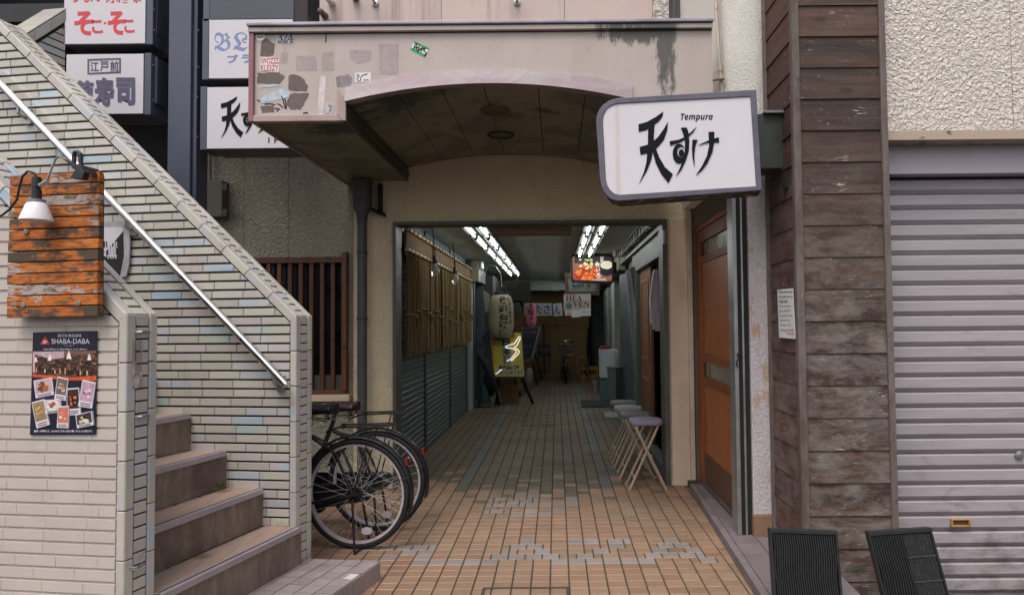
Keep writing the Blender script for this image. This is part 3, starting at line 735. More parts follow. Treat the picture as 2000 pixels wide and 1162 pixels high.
def wall(t0, t1, smax, name, slope=SL):
    m = MB(); e = .006
    pts = [(0 - e, 0), (0 - e, PT - e * .4), (-smax, PT + slope * smax - e * 1.4), (-smax, 0)]
    P = [S(s, t0 + .01, z) for s, z in pts] + [S(s, t1 - .004, z) for s, z in pts]
    m.add(P, [(0, 1, 2, 3), (7, 6, 5, 4), (0, 4, 5, 1), (1, 5, 6, 2), (2, 6, 7, 3), (3, 7, 4, 0)])
    return m.build(name, GROUT2, st)
def courses(t_face, smax, mat_, name, par, L=.190, H=.0415, pitch=.0518, jo=.004, off=.008, slope=SL, seed=3, margin=.054, zlow=0.0, steps=False, relief=1.0):
    rnd = random.Random(seed); m = MB(); z = zlow + .004; r_ = 0
    ln = math.hypot(1, slope)
    while z < PT + slope * smax:
        s = -.040 - rnd.choice([.0, .06, .11, .15]) - .0
        xs = [(-.037 if True else 0)]
        a = -.037; b = a - rnd.uniform(.07, .185)
        while a > -smax:
            poly = [(a, z), (b + jo, z), (b + jo, z + H), (a, z + H)]
            poly = clip(poly, slope, 1, PT - margin * ln + .0)       # z + slope*s <= PT - margin
            poly = clip(poly, -1, 0, smax)
            if len(poly) >= 3:
                o = off * relief + rnd.uniform(-.0006, .0006)
                pts = poly; nn = len(pts); bv = .0018 if jo > .003 else .0007
                cx = sum(p[0] for p in pts) / nn; cz = sum(p[1] for p in pts) / nn
                P = [S(p[0], t_face + .012, p[1]) for p in pts] + [S(p[0], t_face + .001 + .004 - o * .5, p[1]) for p in pts]
                def ins(p):
                    dx, dz = cx - p[0], cz - p[1]; l = math.hypot(dx, dz) or 1
                    return (p[0] + (bv if dx > 0 else -bv), p[1] + (bv if dz > 0 else -bv))
                Q = [ins(p) for p in pts]
                P += [S(p[0], t_face - o * .5, p[1]) for p in Q]
                fs = [(i, (i + 1) % nn, nn + (i + 1) % nn, nn + i) for i in range(nn)] + [(nn + i, nn + (i + 1) % nn, 2 * nn + (i + 1) % nn, 2 * nn + i) for i in range(nn)] + [tuple(range(2 * nn, 3 * nn))]
                m.add(P, fs)
            a = b; b = a - L - jo
        z += pitch; r_ += 1
    return m.build(name, mat_, par)
def caps(t0, smax, par, mat_front, slope=SL, zb=0.0, lf=.036):
    """corner tiles and the ladder of small tiles running up the post and along the raking top"""
    t1 = t0 + TW; n = V((math.sin(math.atan(slope)), math.cos(math.atan(slope)))); ln = math.hypot(1, slope)
    m = MB(); mf = MB(); ml = MB()
    def piece(mb, p, q, nrm, ta, tb, d0=-.012, d1=.004):     # p,q in (s,z); d along outward normal
        P = []
        for d in (d0, d1):
            for (a, b) in (p, q):
                for tt in (ta, tb): P.append(S(a + nrm[0] * d, tt, b + nrm[1] * d))
        mb.hexa([P[0], P[2], P[3], P[1], P[4], P[6], P[7], P[5]])
    # post
    L = .2; z = zb; mit = .008
    zs_ = []
    zt = PT
    while zt > zb: zs_.append((max(zt - L, zb) + .004, zt)); zt -= L
    for a, b in zs_:
        piece(m, (0, a), (0, b), (1, 0), t0 - .002, t0 + .04); piece(m, (0, a), (0, b), (1, 0), t0 + TW - .036, t0 + TW)
        mf.hexa([S(-lf + .004, t0 - .004, a), S(.002, t0 - .004, a), S(.002, t0 + .008, a), S(-lf + .004, t0 + .008, a), S(-lf + .004, t0 - .004, b - (.012 if b == PT else 0)), S(.002, t0 - .004, b), S(.002, t0 + .008, b), S(-lf + .004, t0 + .008, b - (.012 if b == PT else 0))])
    zt = PT - .002
    while zt > zb + .05:
        piece(ml, (0, zt - .045), (0, zt), (1, 0), t0 + .047, t0 + TW - .043, -.012, .002); zt -= .0518
    # rake
    tot = smax * ln; dd = (-1 / ln, slope / ln); a = 0
    while a < tot:
        b = min(a + .196, tot); p = (dd[0] * a, PT + dd[1] * a); q = (dd[0] * b, PT + dd[1] * b)
        piece(m, p, q, n, t0 - .002, t0 + .04); piece(m, p, q, n, t0 + TW - .036, t0 + TW)
        # leg on the face below the edge
        pl = (p[0] - n[0] * .045, p[1] - n[1] * .045); ql = (q[0] - n[0] * .045, q[1] - n[1] * .045)
        if a == 0: pl = (-lf + .006, PT - .045 * ln + (lf - .006) * slope)
        mf.hexa([S(pl[0], t0 - .004, pl[1]), S(p[0], t0 - .004, p[1] + .001), S(p[0], t0 + .008, p[1] + .001), S(pl[0], t0 + .008, pl[1]),
                 S(ql[0], t0 - .004, ql[1]), S(q[0], t0 - .004, q[1] + .001), S(q[0], t0 + .008, q[1] + .001), S(ql[0], t0 + .008, ql[1])])
        a = b + .004
    a = .004
    while a < tot:
        b = min(a + .040, tot); p = (dd[0] * a, PT + dd[1] * a); q = (dd[0] * b, PT + dd[1] * b)
        piece(ml, p, q, n, t0 + .047, t0 + TW - .043, -.012, .002); a += .0518
    c = m.build('coping', PEARL, par, bevel=.003); f = mf.build('corner_tiles', mat_front, par, bevel=.003); l = ml.build('ladder_tiles', PEARL, par, bevel=.003)
# far wall
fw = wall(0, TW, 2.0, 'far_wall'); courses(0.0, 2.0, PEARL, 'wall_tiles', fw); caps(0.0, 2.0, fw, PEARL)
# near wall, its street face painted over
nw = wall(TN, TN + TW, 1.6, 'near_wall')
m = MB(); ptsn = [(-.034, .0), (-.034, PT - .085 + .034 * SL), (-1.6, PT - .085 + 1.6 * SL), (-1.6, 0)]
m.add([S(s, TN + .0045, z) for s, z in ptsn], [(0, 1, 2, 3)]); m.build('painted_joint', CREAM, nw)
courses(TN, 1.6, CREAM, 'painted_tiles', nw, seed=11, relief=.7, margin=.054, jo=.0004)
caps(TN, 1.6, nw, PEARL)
# tiles of the near wall's inner side are out of sight; plain joint face there
# steps
TREAD = wood('step_vinyl', srgb(168, 138, 124, .8), srgb(190, 164, 146, .8), 'y', .2, 0, .6, 5, None, srgb(190, 176, 165, .8))
t = NT('riser_stone'); n = t.noise(3, t.co((5, 5, 1.1)), 8, .75); n2 = t.noise(2.2, t.co(), 5, .6)
col = t.ramp(n, [(.3, srgb(104, 90, 82, .85)), (.5, srgb(134, 116, 104, .85)), (.7, srgb(160, 144, 130, .85))]); col = t.mix(t.rng(n2, .45, .65), col, srgb(96, 80, 74, .8))
RISER = t.done(col, .6, n, .15, .004)
NOSE = M('nosing', srgb(176, 164, 168, .85), .5, .12, 8, dirt=.25); NOSED = M('nosing_strip', srgb(98, 86, 96, .8), .6, .1)
ta, tb = TN + TW, .008; rise, run = .2095, .226
for i in range(8):
    sx = .045 - i * run; z = ph + rise * (i + 1)
    m = MB(); sbox(m, sx - run - .05 if i < 7 else -2.0, sx - .012, ta, tb, z - rise - (0 if i else .02), z - .02, 0); sbox(m, sx - run, sx - .04, ta, tb, z - .0199, z, 1)
    o = m.build('step', [RISER, TREAD], st)
    m = MB(); sbox(m, sx - .014, sx, ta + .002, tb - .03, z - .026, z + .003); sbox(m, sx - .04, sx - .014, ta + .002, tb - .03, z - .0, z + .0035, 0); sbox(m, sx - .034, sx - .018, ta + .004, tb - .032, z + .0036, z + .0044, 1)
    m.build('nosing', [NOSE, NOSED], o)
# upper flight's wall, turning away from the street
us = -1.96; m = MB()
def U(t_, z, d=0): return S(us + d, t_, z)
m.hexa([U(.1, 2.6, -.14), U(.1, 2.6), U(.415, 2.6), U(.415, 2.6, -.14), U(.1, 3.28, -.14), U(.1, 3.28), U(.415, 3.61), U(.415, 3.61, -.14)]); uw = m.build('upper_wall', GROUT2, st)
m = MB(); z = 2.6; rnd = random.Random(5)
while z < 4.4:
    a = .142; b = a + rnd.uniform(.05, .19)
    while a < .41:
        p = clip([(a, z), (min(b, .412), z), (min(b, .412), z + .0415), (a, z + .0415)], -1.05, 1, 3.17 - .1 * 1.05)
        if len(p) > 2: m.add([U(q[0], q[1], .008) for q in p] + [U(q[0], q[1], -.002) for q in p], [tuple(range(len(p)))] + [(i, (i + 1) % len(p), len(p) + (i + 1) % len(p), len(p) + i) for i in range(len(p))])
        a = b + .004; b = a + .19
    z += .0518
m.build('wall_tiles', PEARL, uw)
m = MB()
for i in range(3):
    a, b = .1 + i * .105, .1 + (i + 1) * .105 - .003; za = 3.2 + (a - .1) * 1.05; zb_ = 3.2 + (b - .1) * 1.05
    m.hexa([U(a, za - .0, .014), U(b, zb_ - .0, .014), U(b, zb_ + .075, .014), U(a, za + .075, .014), U(a, za, -.04), U(b, zb_, -.04), U(b, zb_ + .075, -.04), U(a, za + .075, -.04)])
    m.hexa([U(a, za + .08, .014), U(b, zb_ + .08, .014), U(b, zb_ + .08, -.16), U(a, za + .08, -.16), U(a, za + .095, .014), U(b, zb_ + .095, .014), U(b, zb_ + .095, -.16), U(a, za + .095, -.16)])
m.build('coping', PEARL, uw, bevel=.003)
# handrail
h = MB(); tr = -.075
p0 = S(-.012, tr, 1.12); p1 = S(-2.0, tr, 1.12 + SL * 1.03 * 2.0)
h.tube([p0, p1], .021, 16); hr = h.build('handrail', steel, st, smooth=True)
h = MB(); h.lathe(p0, [(.0215, -.006), (.0215, .012)], 16, 0, p1 - p0); h.build('end_cap', chrome, hr, smooth=True)
for k in (.07, 1.02, 1.75):
    c = p0 + (p1 - p0).normalized() * k * 1.38
    h = MB(); h.tube([c + V((0, 0, -.018)), c + V((0, 0, -.06)), c + V((0, .03, -.075)), c + SD * .075 + V((0, 0, -.075))], .010, 8)
    w_ = c + SD * .068 + V((0, 0, -.07)); h.lathe(w_, [(.035, 0), (.035, .008), (.02, .014)], 16, 0, -SD); h.box(w_ + V((-.022, -.02, -.045)), w_ + V((.022, .0, .05)))
    h.build('bracket', alu, st, smooth=True, bevel=.002)
# small weeds growing where the steps meet the wall
gm = M('weed_leaf', (.05, .12, .02), .6, .3, 20); m = MB()
c = S(.045 - 2 * run - .03, -.06, ph + rise * 2 + .01)
for i in range(40):
    q = c + V((random.uniform(-.05, .03), random.uniform(-.03, .03), random.uniform(0, .03))); a = random.uniform(0, 6.28); l = random.uniform(.012, .022)
    d = V((math.cos(a) * l, math.sin(a) * l, random.uniform(.0, .02))); e = V((-d.y, d.x, 0)) * .4
    m.add([q, q + d * .5 + e, q + d, q + d * .5 - e], [(0, 1, 2, 3)])
solo(m, 'weed', gm, 'tuft of small green leaves in the corner of a stair step', 'weed')
# stainless hooks and residue on the near post
for i, (px, py) in enumerate(((275, 649), (275, 813), (265, 1105))):
    c = aX(px, py, 1) ; F = Fr(S(.004, TN, 0), SD); q = F.px(px, py)
    m = MB(); m.tube([q + SU * .0 - SD * .024, q + SU * .022 - SD * .02, q + SU * .025 + SD * .012, q + SU * .0 + SD * .03], [.008, .010, .009, .006], 8)
    solo(m, 'metal_hook', chrome, ('upper chrome hook on the end of the near stair wall', 'middle chrome hook on the end of the near stair wall, level with the poster', 'lowest rusty hook on the near stair wall post')[i], 'hook', 'hooks on the tiled post', smooth=True)
F = Fr(S(.0065, TN, 0), SD); m = MB()
t = NT('peeled_label'); n = t.noise(22, t.co((1, 1, .6)), 6, .7); t.l(t.rng(n, .5, .56, .15, .9), t.b.inputs['Alpha'])
PEEL = t.done(t.mix(t.rng(n, .4, .6), (.1, .085, .075), srgb(200, 186, 176)), .8)
m.ppoly(F, [(259, 664), (278, 664), (277, 757), (258, 759)], .000, .0015); pl = solo(m, 'sticker_residue', PEEL, 'half peeled strip of old label on the tiled post', 'sticker')
# ------------------------------------------------------------------ right side: sliding door, plaster pier, timber pier, shutter
XD = 1.25
FD = Fr((XD, 0, 0), (0, -1, 0))
def DP(px, py, w=0): return FD.px(px, py, w)
dw1, dw2 = srgb(128, 66, 30, .9), srgb(158, 88, 40, .9)
DOORF = wood('door_stile', dw1, dw2, 'z', .15, 0, .55, grey=(.16, .1, .06)); DOORP = wood('door_panel', srgb(152, 82, 34, .95), srgb(184, 108, 48, .95), 'z', .1, 0, .45, 1.5, grey=(.2, .12, .07))
dr = thing('sliding_door', 'orange brown wooden sliding door with a small upper and lower window', 'door', (XD, 5.3, .08))
m = MB(); y0, y1, zb, zt = 4.5, 5.93, .09, 2.22
def fb(mb, ya, yb, za, zc, w0, w1, mi=0): mb.box((XD - w1, min(ya, yb), za), (XD - w0, max(ya, yb), zc), mi)
z1, z2, z3, z4 = .985, 1.105, 2.0, 2.12
fb(m, y0, y1, z4, zt, -.03, .012); fb(m, y0, y0 + .1, zb, z4, -.03, .012); fb(m, y1 - .1, y1, zb, z4, -.03, .012)
for a, c in ((z1 - .07, z1), (z2, z2 + .07), (z3 - .06, z3)): fb(m, y0 + .1, y1 - .1, a, c, -.03, .009)
m.build('frame', DOORF, dr, bevel=.003)
m = MB(); fb(m, y0 + .1, y1 - .1, z2 + .07, z3 - .06, -.03, -.004); fb(m, y0 + .1, y1 - .1, .34, z1 - .07, -.03, -.004); m.build('panel', DOORP, dr)
m = MB(); fb(m, y0 + .1, y1 - .1, zb, .34, -.03, .004); m.build('kick_board', wood('kick_board', srgb(92, 58, 38), srgb(104, 70, 48), 'y', .4, 0, .7, grey=(.1, .08, .06)), dr)
GL = M('frosted_glass', srgb(150, 150, 140, .6), .25, .15, 3); DG = M('dark_pane', (.012, .012, .012), .15)
m = MB(); fb(m, y0 + .1, 5.6, z1, z2, -.03, -.008, 0); fb(m, 5.6, y1 - .1, z1, z2, -.03, -.006, 1); fb(m, y0 + .1, 5.62, z3, z4, -.03, -.008, 0); fb(m, 5.62, y1 - .1, z3, z4, -.03, -.006, 1)
m.build('window', [GL, DG], dr)
m = MB(); m.box((XD - .02, 5.93, .07), (XD + .05, 5.985, 2.3)); m.box((XD - .02, 4.5, zt + .005), (XD + .05, 5.93, zt + .06)); m.build('door_frame', DOORF, dr, bevel=.002)
m = MB(); m.box((XD - .025, 4.48, .06), (XD + .05, 5.985, .089)); m.build('sill_track', M('sill', srgb(100, 92, 86, .8), .6, .2), dr)
# the low building round it: walls above, side reveal, plaster pier
WR = stucco('white_roughcast', srgb(240, 236, 228, .98), 95, .5, .01, .06, .5, .06)
PIER = NT('peeling_plaster'); tt = PIER; X, Y_, Z = tt.xyz()
n = tt.noise(70, None, 3); n2 = tt.noise(3.1, tt.co((1, 1, .6)), 7, .72); n3 = tt.noise(4.2, tt.co((1.9, 1, .6)), 4, .6)
col = tt.mix(tt.rng(n, .35, .65), srgb(186, 177, 180, .88), srgb(208, 200, 204, .88))
col = tt.mix(tt.rng(tt.math('SUBTRACT', n2, tt.rng(Z, 2.3, 1.4, 0, .08)), .58, .66), col, srgb(150, 138, 132, .8))
col = tt.mix(tt.math('MULTIPLY', tt.rng(n3, .545, .62), .7), col, srgb(190, 142, 92, .8)); col = tt.mix(tt.rng(tt.noise(8, tt.co((1, 1, .7)), 5, .7), .66, .69), col, srgb(222, 216, 212, .9))
PIER = tt.done(col, .85, n, .8, .01)
bl = thing('pier_building', 'white roughcast wall and grey peeling plaster pier framing the brown door', 'building', (1.3, 4.5, 0))
m = MB(); m.box((1.135, 4.62, 2.44), (1.42, 6.0, 6.6)); m.box((1.42, 4.62, 2.44), (3.2, 7.4, 6.6)); m.build('upper_wall', WR, bl)
m = MB(); m.box((1.262, 4.45, .20), (1.40, 4.7, 2.46)); m.build('pier', PIER, bl, bevel=.004)
m = MB(); m.box((1.255, 4.43, .06), (1.42, 4.7, .199)); m.build('pier_base', wood('base_block', srgb(120, 98, 78, .8), srgb(150, 128, 104, .8), 'x', .6, .3, .8, grey=srgb(170, 130, 90, .7)), bl, bevel=.004)
m = MB(); m.box((1.402, 4.40, .06), (1.424, 4.47, 6.6)); m.build('rusty_edge', M('rust', srgb(150, 84, 52, .8), .8, .4, 12, .3), bl)
m = MB(); m.box((XD + .05, 4.7, .0), (XD + .15, 6.1, 2.44)); m.box((1.22, 5.99, .03), (XD + .05, 6.09, 2.44)); m.box((XD - .03, 4.63, 2.27), (XD + .15, 6.0, 2.439)); m.build('reveal', M('reveal', srgb(120, 112, 100, .75), .8, .2, 4, .4, 80), bl)
ja = thing('door_jamb', 'pale metal and black channel upright at the near edge of the door', 'door frame', (1.2, 4.47, .06))
for x0, x1, mt, yy in ((1.162, 1.187, alu, 4.46), (1.189, 1.212, blackm, 4.475), (1.214, 1.227, alu, 4.462), (1.229, 1.259, blackm, 4.475)):
    m = MB(); m.box((x0, yy, .066), (x1, 4.6, 2.44)); m.build('channel', mt, ja, bevel=.002)
m = MB(); m.tube([aY(1441, 690, 4.45), aY(1443, 700, 4.44), aY(1438, 708, 4.44), aY(1441, 716, 4.45)], .005, 6); m.build('pull_loop', blackm, ja, smooth=True)
# timber clad pier
WD = wood('old_boards', srgb(34, 27, 24, .8), srgb(94, 66, 52, .85), 'x', .95, .9, .75, 3, (2.5, 1.3), srgb(132, 122, 114, .8))
WDS = wood('old_side_boards', srgb(64, 44, 38, .85), srgb(104, 66, 54, .85), 'y', .85, .7, .75, 3, (2.6, 1.6), srgb(124, 112, 108, .8))
WDT = wood('trim_boards', srgb(76, 62, 56, .9), srgb(112, 98, 92, .9), 'z', .6, .5, .8, 3, None, srgb(130, 120, 116, .8))
TX0, TX1, TY0, TY1 = 1.392, 1.905, 3.9, 4.42
wp = thing('timber_pier', 'tall pier clad in weathered dark brown boards between the plaster pier and the shutter', 'pillar', (1.65, 3.9, 0))
m = MB(); ms = MB(); z = aY(1650, 1135, TY0).z - .366; bh = .183
while z < 4.6:
    a, c = max(z, -.3), z + bh + .012
    j = random.uniform(-.002, .002)
    m.hexa([(TX0 + .02, TY0 - .004 + j, a), (TX1 - .02, TY0 - .004 + j, a), (TX1 - .02, TY0 + .025, a), (TX0 + .02, TY0 + .025, a),
            (TX0 + .02, TY0 + .003, c - .014), (TX1 - .02, TY0 + .003, c - .014), (TX1 - .02, TY0 + .025, c - .014), (TX0 + .02, TY0 + .025, c - .014)])
    ms.hexa([(TX0 - .004 + j, TY0 + .03, a), (TX0 - .004 + j, TY1, a), (TX0 + .025, TY1, a), (TX0 + .025, TY0 + .03, a),
             (TX0 + .003, TY0 + .03, c - .014), (TX0 + .003, TY1, c - .014), (TX0 + .025, TY1, c - .014), (TX0 + .025, TY0 + .03, c - .014)])
    z += bh
m.build('front_boards', WD, wp); ms.build('side_boards', WDS, wp)
m = MB(); m.box((TX0 - .018, TY0 - .016, -.3), (TX0 + .026, TY0 + .03, 4.7)); m.box((TX1 - .024, TY0 - .018, -.3), (TX1 + .012, TY0 + .12, 4.7)); m.box((TX0 - .02, TY1 - .012, 0), (TX0 + .02, TY1 + .014, 4.7))
m.build('corner_trim', WDT, wp, bevel=.003)
m = MB(); m.box((TX0 + .025, TY0 + .026, -.3), (TX1 - .01, TY1, 4.7)); m.build('core', blackm, wp)
m = MB(); q = Fr((TX0 - .006, 0, 0), (0, -1, 0)).px(1535, 352); m.box((q.x - .012, q.y - .03, q.z - .05), (q.x + .012, q.y + .03, q.z + .05)); m.build('hinge_plate', blackm, wp)
# notice
FS = Fr((TX0 - .012, 0, 0), (0, -1, 0))
m = MB(); m.ppoly(FS, [(1519, 566), (1550, 563), (1555, 662), (1523, 659)], .002, .004); nt_ = solo(m, 'notice', paper, 'handwritten white notice taped to the side boards', 'notice')
for i, (s_, x1) in enumerate((('A very sorry if you', 1549), ('try to park your car', 1550), ('WALK NOW', 1540), ('Kindly ask customers', 1546), ('please refrain from', 1545), ('leaving bikes in front', 1549), ('thank you very', 1544), ('this place is only', 1546), ('for those who walk', 1551))):
    y = 571 + i * 9.2; text(s_, FS, (1522.5 + i * .35, y - 3.5, x1 + .2, y + 2.8), ink if i < 3 else M('thin_ink', (.12, .12, .13), .7), nt_, bold=.02 if i < 3 else 0, w=.0046, sk=.0)
text('Tempura', FS, (1536, 648, 1553, 656), redink, nt_, w=.0046)
# shutter building
PL = stucco('white_plaster', srgb(232, 222, 212, .9), 44, .8, .022, .07, 0, .12)
sb = thing('shop_building', 'white rough plastered shop front above a closed roller shutter', 'building', (3, 4.0, 0))
z0 = aY(1850, 255, 3.96).z
m = MB(); jx = 2.69
m.box((TX1 + .013, 3.96, z0), (jx - .003, 4.5, 6.6)); m.box((jx + .003, 3.96, z0), (5.2, 4.5, 6.6)); m.box((jx - .004, 3.967, z0), (jx + .004, 4.4, 6.6)); m.build('plaster_wall', PL, sb)
t = NT('stained_ledge'); n = t.noise(9, t.co((1, 1, 1)), 7, .75); col = t.mix(t.rng(n, .55, .62), srgb(190, 170, 152, .8), srgb(92, 74, 62, .8)); LEDGE = t.done(col, .85)
m = MB(); m.box((TX1 + .013, 3.955, z0 - .055), (5.2, 4.5, z0 - .001)); m.build('ledge', LEDGE, sb)
LV = M('shutter_box', srgb(196, 182, 192, .9), .5, .08, 3)
m = MB(); zz = aY(1850, 350, 4.2).z; m.box((TX1 + .013, 4.09, zz + .012), (5.2, 4.5, z0 - .056)); m.build('shutter_box', LV, sb)
m = MB(); m.box((TX1 + .013, 4.24, -.32), (TX1 + .03, 4.45, zz)); m.box((5.0, 4.1, -.32), (5.2, 4.45, zz)); m.build('guide_rail', LV, sb)
m = MB(); m.box((TX1 + .03, 4.34, -.32), (5.2, 4.5, zz)); m.box((TX1 + .03, 4.5, -.01), (5.2, 7.4, 6.6)); m.build('wall', DARKM, sb)
sh = thing('roller_shutter', 'closed mauve grey roller shutter of horizontal slats', 'shutter', (3.3, 4.2, 0))
t = NT('shutter_paint'); n = t.noise(2.2, t.co((.6, 1, 5)), 7, .7); n2 = t.noise(7, t.co((.5, 1, 3)), 8, .75)
col = t.mix(t.rng(n, .35, .65), srgb(170, 160, 165, .85), srgb(184, 174, 177, .85)); col = t.mix(t.math('MULTIPLY', t.rng(n2, .58, .7), .55), col, srgb(138, 120, 102, .75)); lo = t.math('MULTIPLY', t.rng(t.math('ADD', t.noise(5, t.co((.8, 1, 1.5)), 7, .75), t.rng(t.xyz()[2], .9, -.2, -.1, .12)), .54, .72), .6); col = t.mix(lo, col, srgb(112, 98, 88, .7)); SHP = t.done(col, t.rng(n2, .3, .7, .34, .55), t.noise(2.3, t.co((.6, 1, 2.2)), 2), .35, .03)
pi = .0935; z = zz - pi; m = MB(); x0, x1 = TX1 + .032, 4.99
while z > -.3:
    a = z
    prof = [(4.215, a), (4.205, a + .004), (4.186, a + .026), (4.186, a + .082), (4.190, a + .087), (4.215, a + .089)]
    m.prism([(x0, y, q) for y, q in prof], (x1 - x0, 0, 0)); z -= pi
m.box((x0, 4.216, -.32), (x1, 4.24, zz)); m.build('slats', SHP, sh)
c = aY(1990, 888, 4.18); m = MB(); m.lathe(c, [(.026, 0), (.026, .008), (.014, .011), (.012, .014)], 20, 0, (0, -1, 0)); m.build('lock', alu, sh, smooth=True)
a, b_ = aY(1857, 1013, 4.175), aY(1894, 1027, 4.185)
m = MB(); m.box((a.x, 4.17, b_.z), (b_.x, 4.187, b_.z + .008)); m.box((a.x, 4.17, a.z - .008), (b_.x, 4.187, a.z)); m.box((a.x, 4.17, b_.z + .008), (a.x + .012, 4.187, a.z - .008)); m.box((b_.x - .012, 4.17, b_.z + .008), (b_.x, 4.187, a.z - .008)); m.box((a.x + .012, 4.182, b_.z + .008), (b_.x - .012, 4.187, a.z - .008), 1)
m.build('handle', [M('brass', srgb(205, 165, 105, .8), .45, .15, 20, metal=.3), M('handle_recess', srgb(120, 84, 50, .6), .7)], sh, bevel=.0015)
# black ribbed boards leaning on the pavement
RIB = M('black_plastic', (.016, .017, .017), .5, .3, 40, dirt=.2, dcol=(.05, .05, .05), ds=9)
def ribbed(name_pts, Y0, lean, nr_, split, label, base):
    (xa, ya), (xb, yb) = name_pts
    A = aY(xa, ya, Y0); B = aY(xb, yb, Y0); W = (B - A).length; zt = A.z - base
    xdir = (B - A).normalized(); ydir = V((0, 0, 1))
    F = Fr((A.x, Y0 - math.tan(R(9)) * zt, base), (xdir.x, 0, xdir.z), (-lean * 1.0, math.tan(R(9)), 1)); H = zt / F.y.z
    off = (A.x - (F.o + F.y * H).x); F.o.x += off
    r = thing('ribbed_board', label, 'plastic board', (A.x + W / 2, Y0, 0), 'black ribbed boards by the kerb')
    m = MB(); m.fbox(F, 0, W, H - .02, H, -.03, .012); m.fbox(F, 0, .012, 0, H - .02, -.03, .01); m.fbox(F, W - .012, W, 0, H - .02, -.03, .01); m.fbox(F, .012, W - .012, 0, .02, -.03, .01); m.fbox(F, .012, W - .012, .02, H - .02, -.03, -.018); m.build('frame', RIB, r, bevel=.002)
    m = MB(); w = (W - .03) / nr_; lim = split * W
    for i in range(nr_):
        u0 = .015 + w * (i + .5)
        if u0 > lim:
            continue
        N = 24; L = []
        for k in range(N + 1):
            v = .022 + (H - .044) * k / N; L.append((u0 + .004 * math.sin(v * 26 + i * .06) * math.sin(3.14 * k / N), v))
        for k in range(N):
            (ua, va), (ub, vb) = L[k], L[k + 1]; hw = w * .3
            m.hexa([F.at(ua - hw, va, .006), F.at(ua + hw, va, .006), F.at(ua + hw, va, -.018), F.at(ua - hw, va, -.018), F.at(ub - hw, vb, .006), F.at(ub + hw, vb, .006), F.at(ub + hw, vb, -.018), F.at(ub - hw, vb, -.018)])
    m.build('ribs', RIB, r)
    if split < 1:
        m = MB(); nv = 6; hv = (H - .04) / nv
        for q in range(nv):
            m.fbox(F, lim, W - .013, .02 + q * hv, .02 + q * hv + .008, -.018, .007)
            nb = 22
            for i in range(nb):
                u = lim + .004 + (W - .016 - lim) * i / nb; m.fbox(F, u, u + .003, .03 + q * hv, .018 + (q + 1) * hv - .0, -.018, .003 + .001 * (i % 3))
        m.build('fine_ribs', M('grey_plastic', (.05, .05, .05), .55, .4, 60), r)
    return r
ribbed(((1502, 1031), (1634, 1036)), 3.42, .0, 27, 1, 'black plastic board with wavy ribs, the upright one below the notice', .066)
ribbed(((1693, 1038), (1817, 1029)), 3.42, .17, 23, .52, 'tilted black plastic board with a finely slotted right half', -.318)
# pale pipe up the corner
pp = thing('conduit_pipe', 'thin cream pipe with clips running up beside the canopy', 'pipe', aY(1408, 175, 4.56))
CP = M('cream_pipe', srgb(208, 196, 178, .85), .5, .12, 6, dirt=.2)
pts = [aY(1411, 260, 4.55), aY(1409, 170, 4.55), aY(1404, 100, 4.55), aY(1399, 20, 4.55), aY(1398, -60, 4.55)]
m = MB(); m.tube(pts, .0115, 10); m.tube([p + V((.026, .01, 0)) for p in pts[1:]], .006, 6); m.build('pipe', CP, pp, smooth=True)
for yy, xx in ((135, 1407), (14, 1399)):
    m = MB(); c = aY(xx, yy, 4.55); m.lathe(c, [(.015, -.018), (.015, .018)], 12); m.build('clip', CP, pp)
m = MB(); c = aY(1408, 158, 4.54); m.tube([c + V((.02, 0, .01)), c + V((-.03, -.02, .0)), c + V((-.075, -.03, -.012))], .008, 7); m.build('spur', M('spur', srgb(130, 112, 92), .6), pp, smooth=True)
# ------------------------------------------------------------------ signs on the street side
def ring(mb, F, outer, inner, w0, w1, m=0):
    n = len(outer); P = [F.at(*p, w0) for p in outer] + [F.at(*p, w0) for p in inner] + [F.at(*p, w1) for p in outer] + [F.at(*p, w1) for p in inner]; fs = []
    for i in range(n):
        j = (i + 1) % n
        fs += [(2 * n + i, 2 * n + j, 3 * n + j, 3 * n + i), (i, j, 2 * n + j, 2 * n + i), (n + i, n + j, 3 * n + j, 3 * n + i), (i, j, n + j, n + i)]
    mb.add(P, fs, m)
def arc(cx, cy, rx, ry, a0, a1, n=8): return [(cx + rx * math.cos(R(a0 + (a1 - a0) * i / n)), cy - ry * math.sin(R(a0 + (a1 - a0) * i / n))) for i in range(n + 1)]
z7 = lambda p: [(1140 + x * .22376, 160 + y * .22376) for x, y in p]
A, B = aY(1167, 300, 4.05), aY(1482, 300, 3.90); A.z = B.z = 0
FT = Fr(A, B - A)
outer = [(1506, 68), (1556, 945)] + [(300, 1040), (235, 1022), (185, 975), (155, 915), (142, 850)] + [(108, 350), (112, 300), (130, 250), (165, 205), (215, 168), (270, 148), (320, 141)]
inner = [(1455, 128), (1505, 910)] + [(310, 985), (265, 972), (228, 940), (205, 900), (192, 845)] + [(166, 340), (170, 300), (184, 262), (205, 230), (240, 207), (280, 193), (320, 188)]
O = [FT.uv(*p) for p in z7(outer)]; I = [FT.uv(*p) for p in z7(inner)]
ts = thing('projecting_sign', 'rounded white lightbox sign with large black brush letters in a grey metal frame', 'sign', FT.px(1330, 290))
SFR = M('sign_frame', srgb(98, 96, 112, .8), .5, .35, 9, .2, 40, dirt=.55, dcol=srgb(110, 74, 58, .7), ds=5)
m = MB(); ring(m, FT, O, I, -.03, 0); m.build('frame', SFR, ts, bevel=.003)
t = NT('sign_underside'); n = t.noise(16, t.co((1, 1, 3)), 7, .75); SUN_ = t.done(t.mix(t.rng(n, .53, .57), srgb(62, 58, 58, .8), srgb(150, 132, 112, .8)), .8)
m = MB(); m.fpoly(FT, O, -.2, -.031); m.build('box', SUN_, ts)
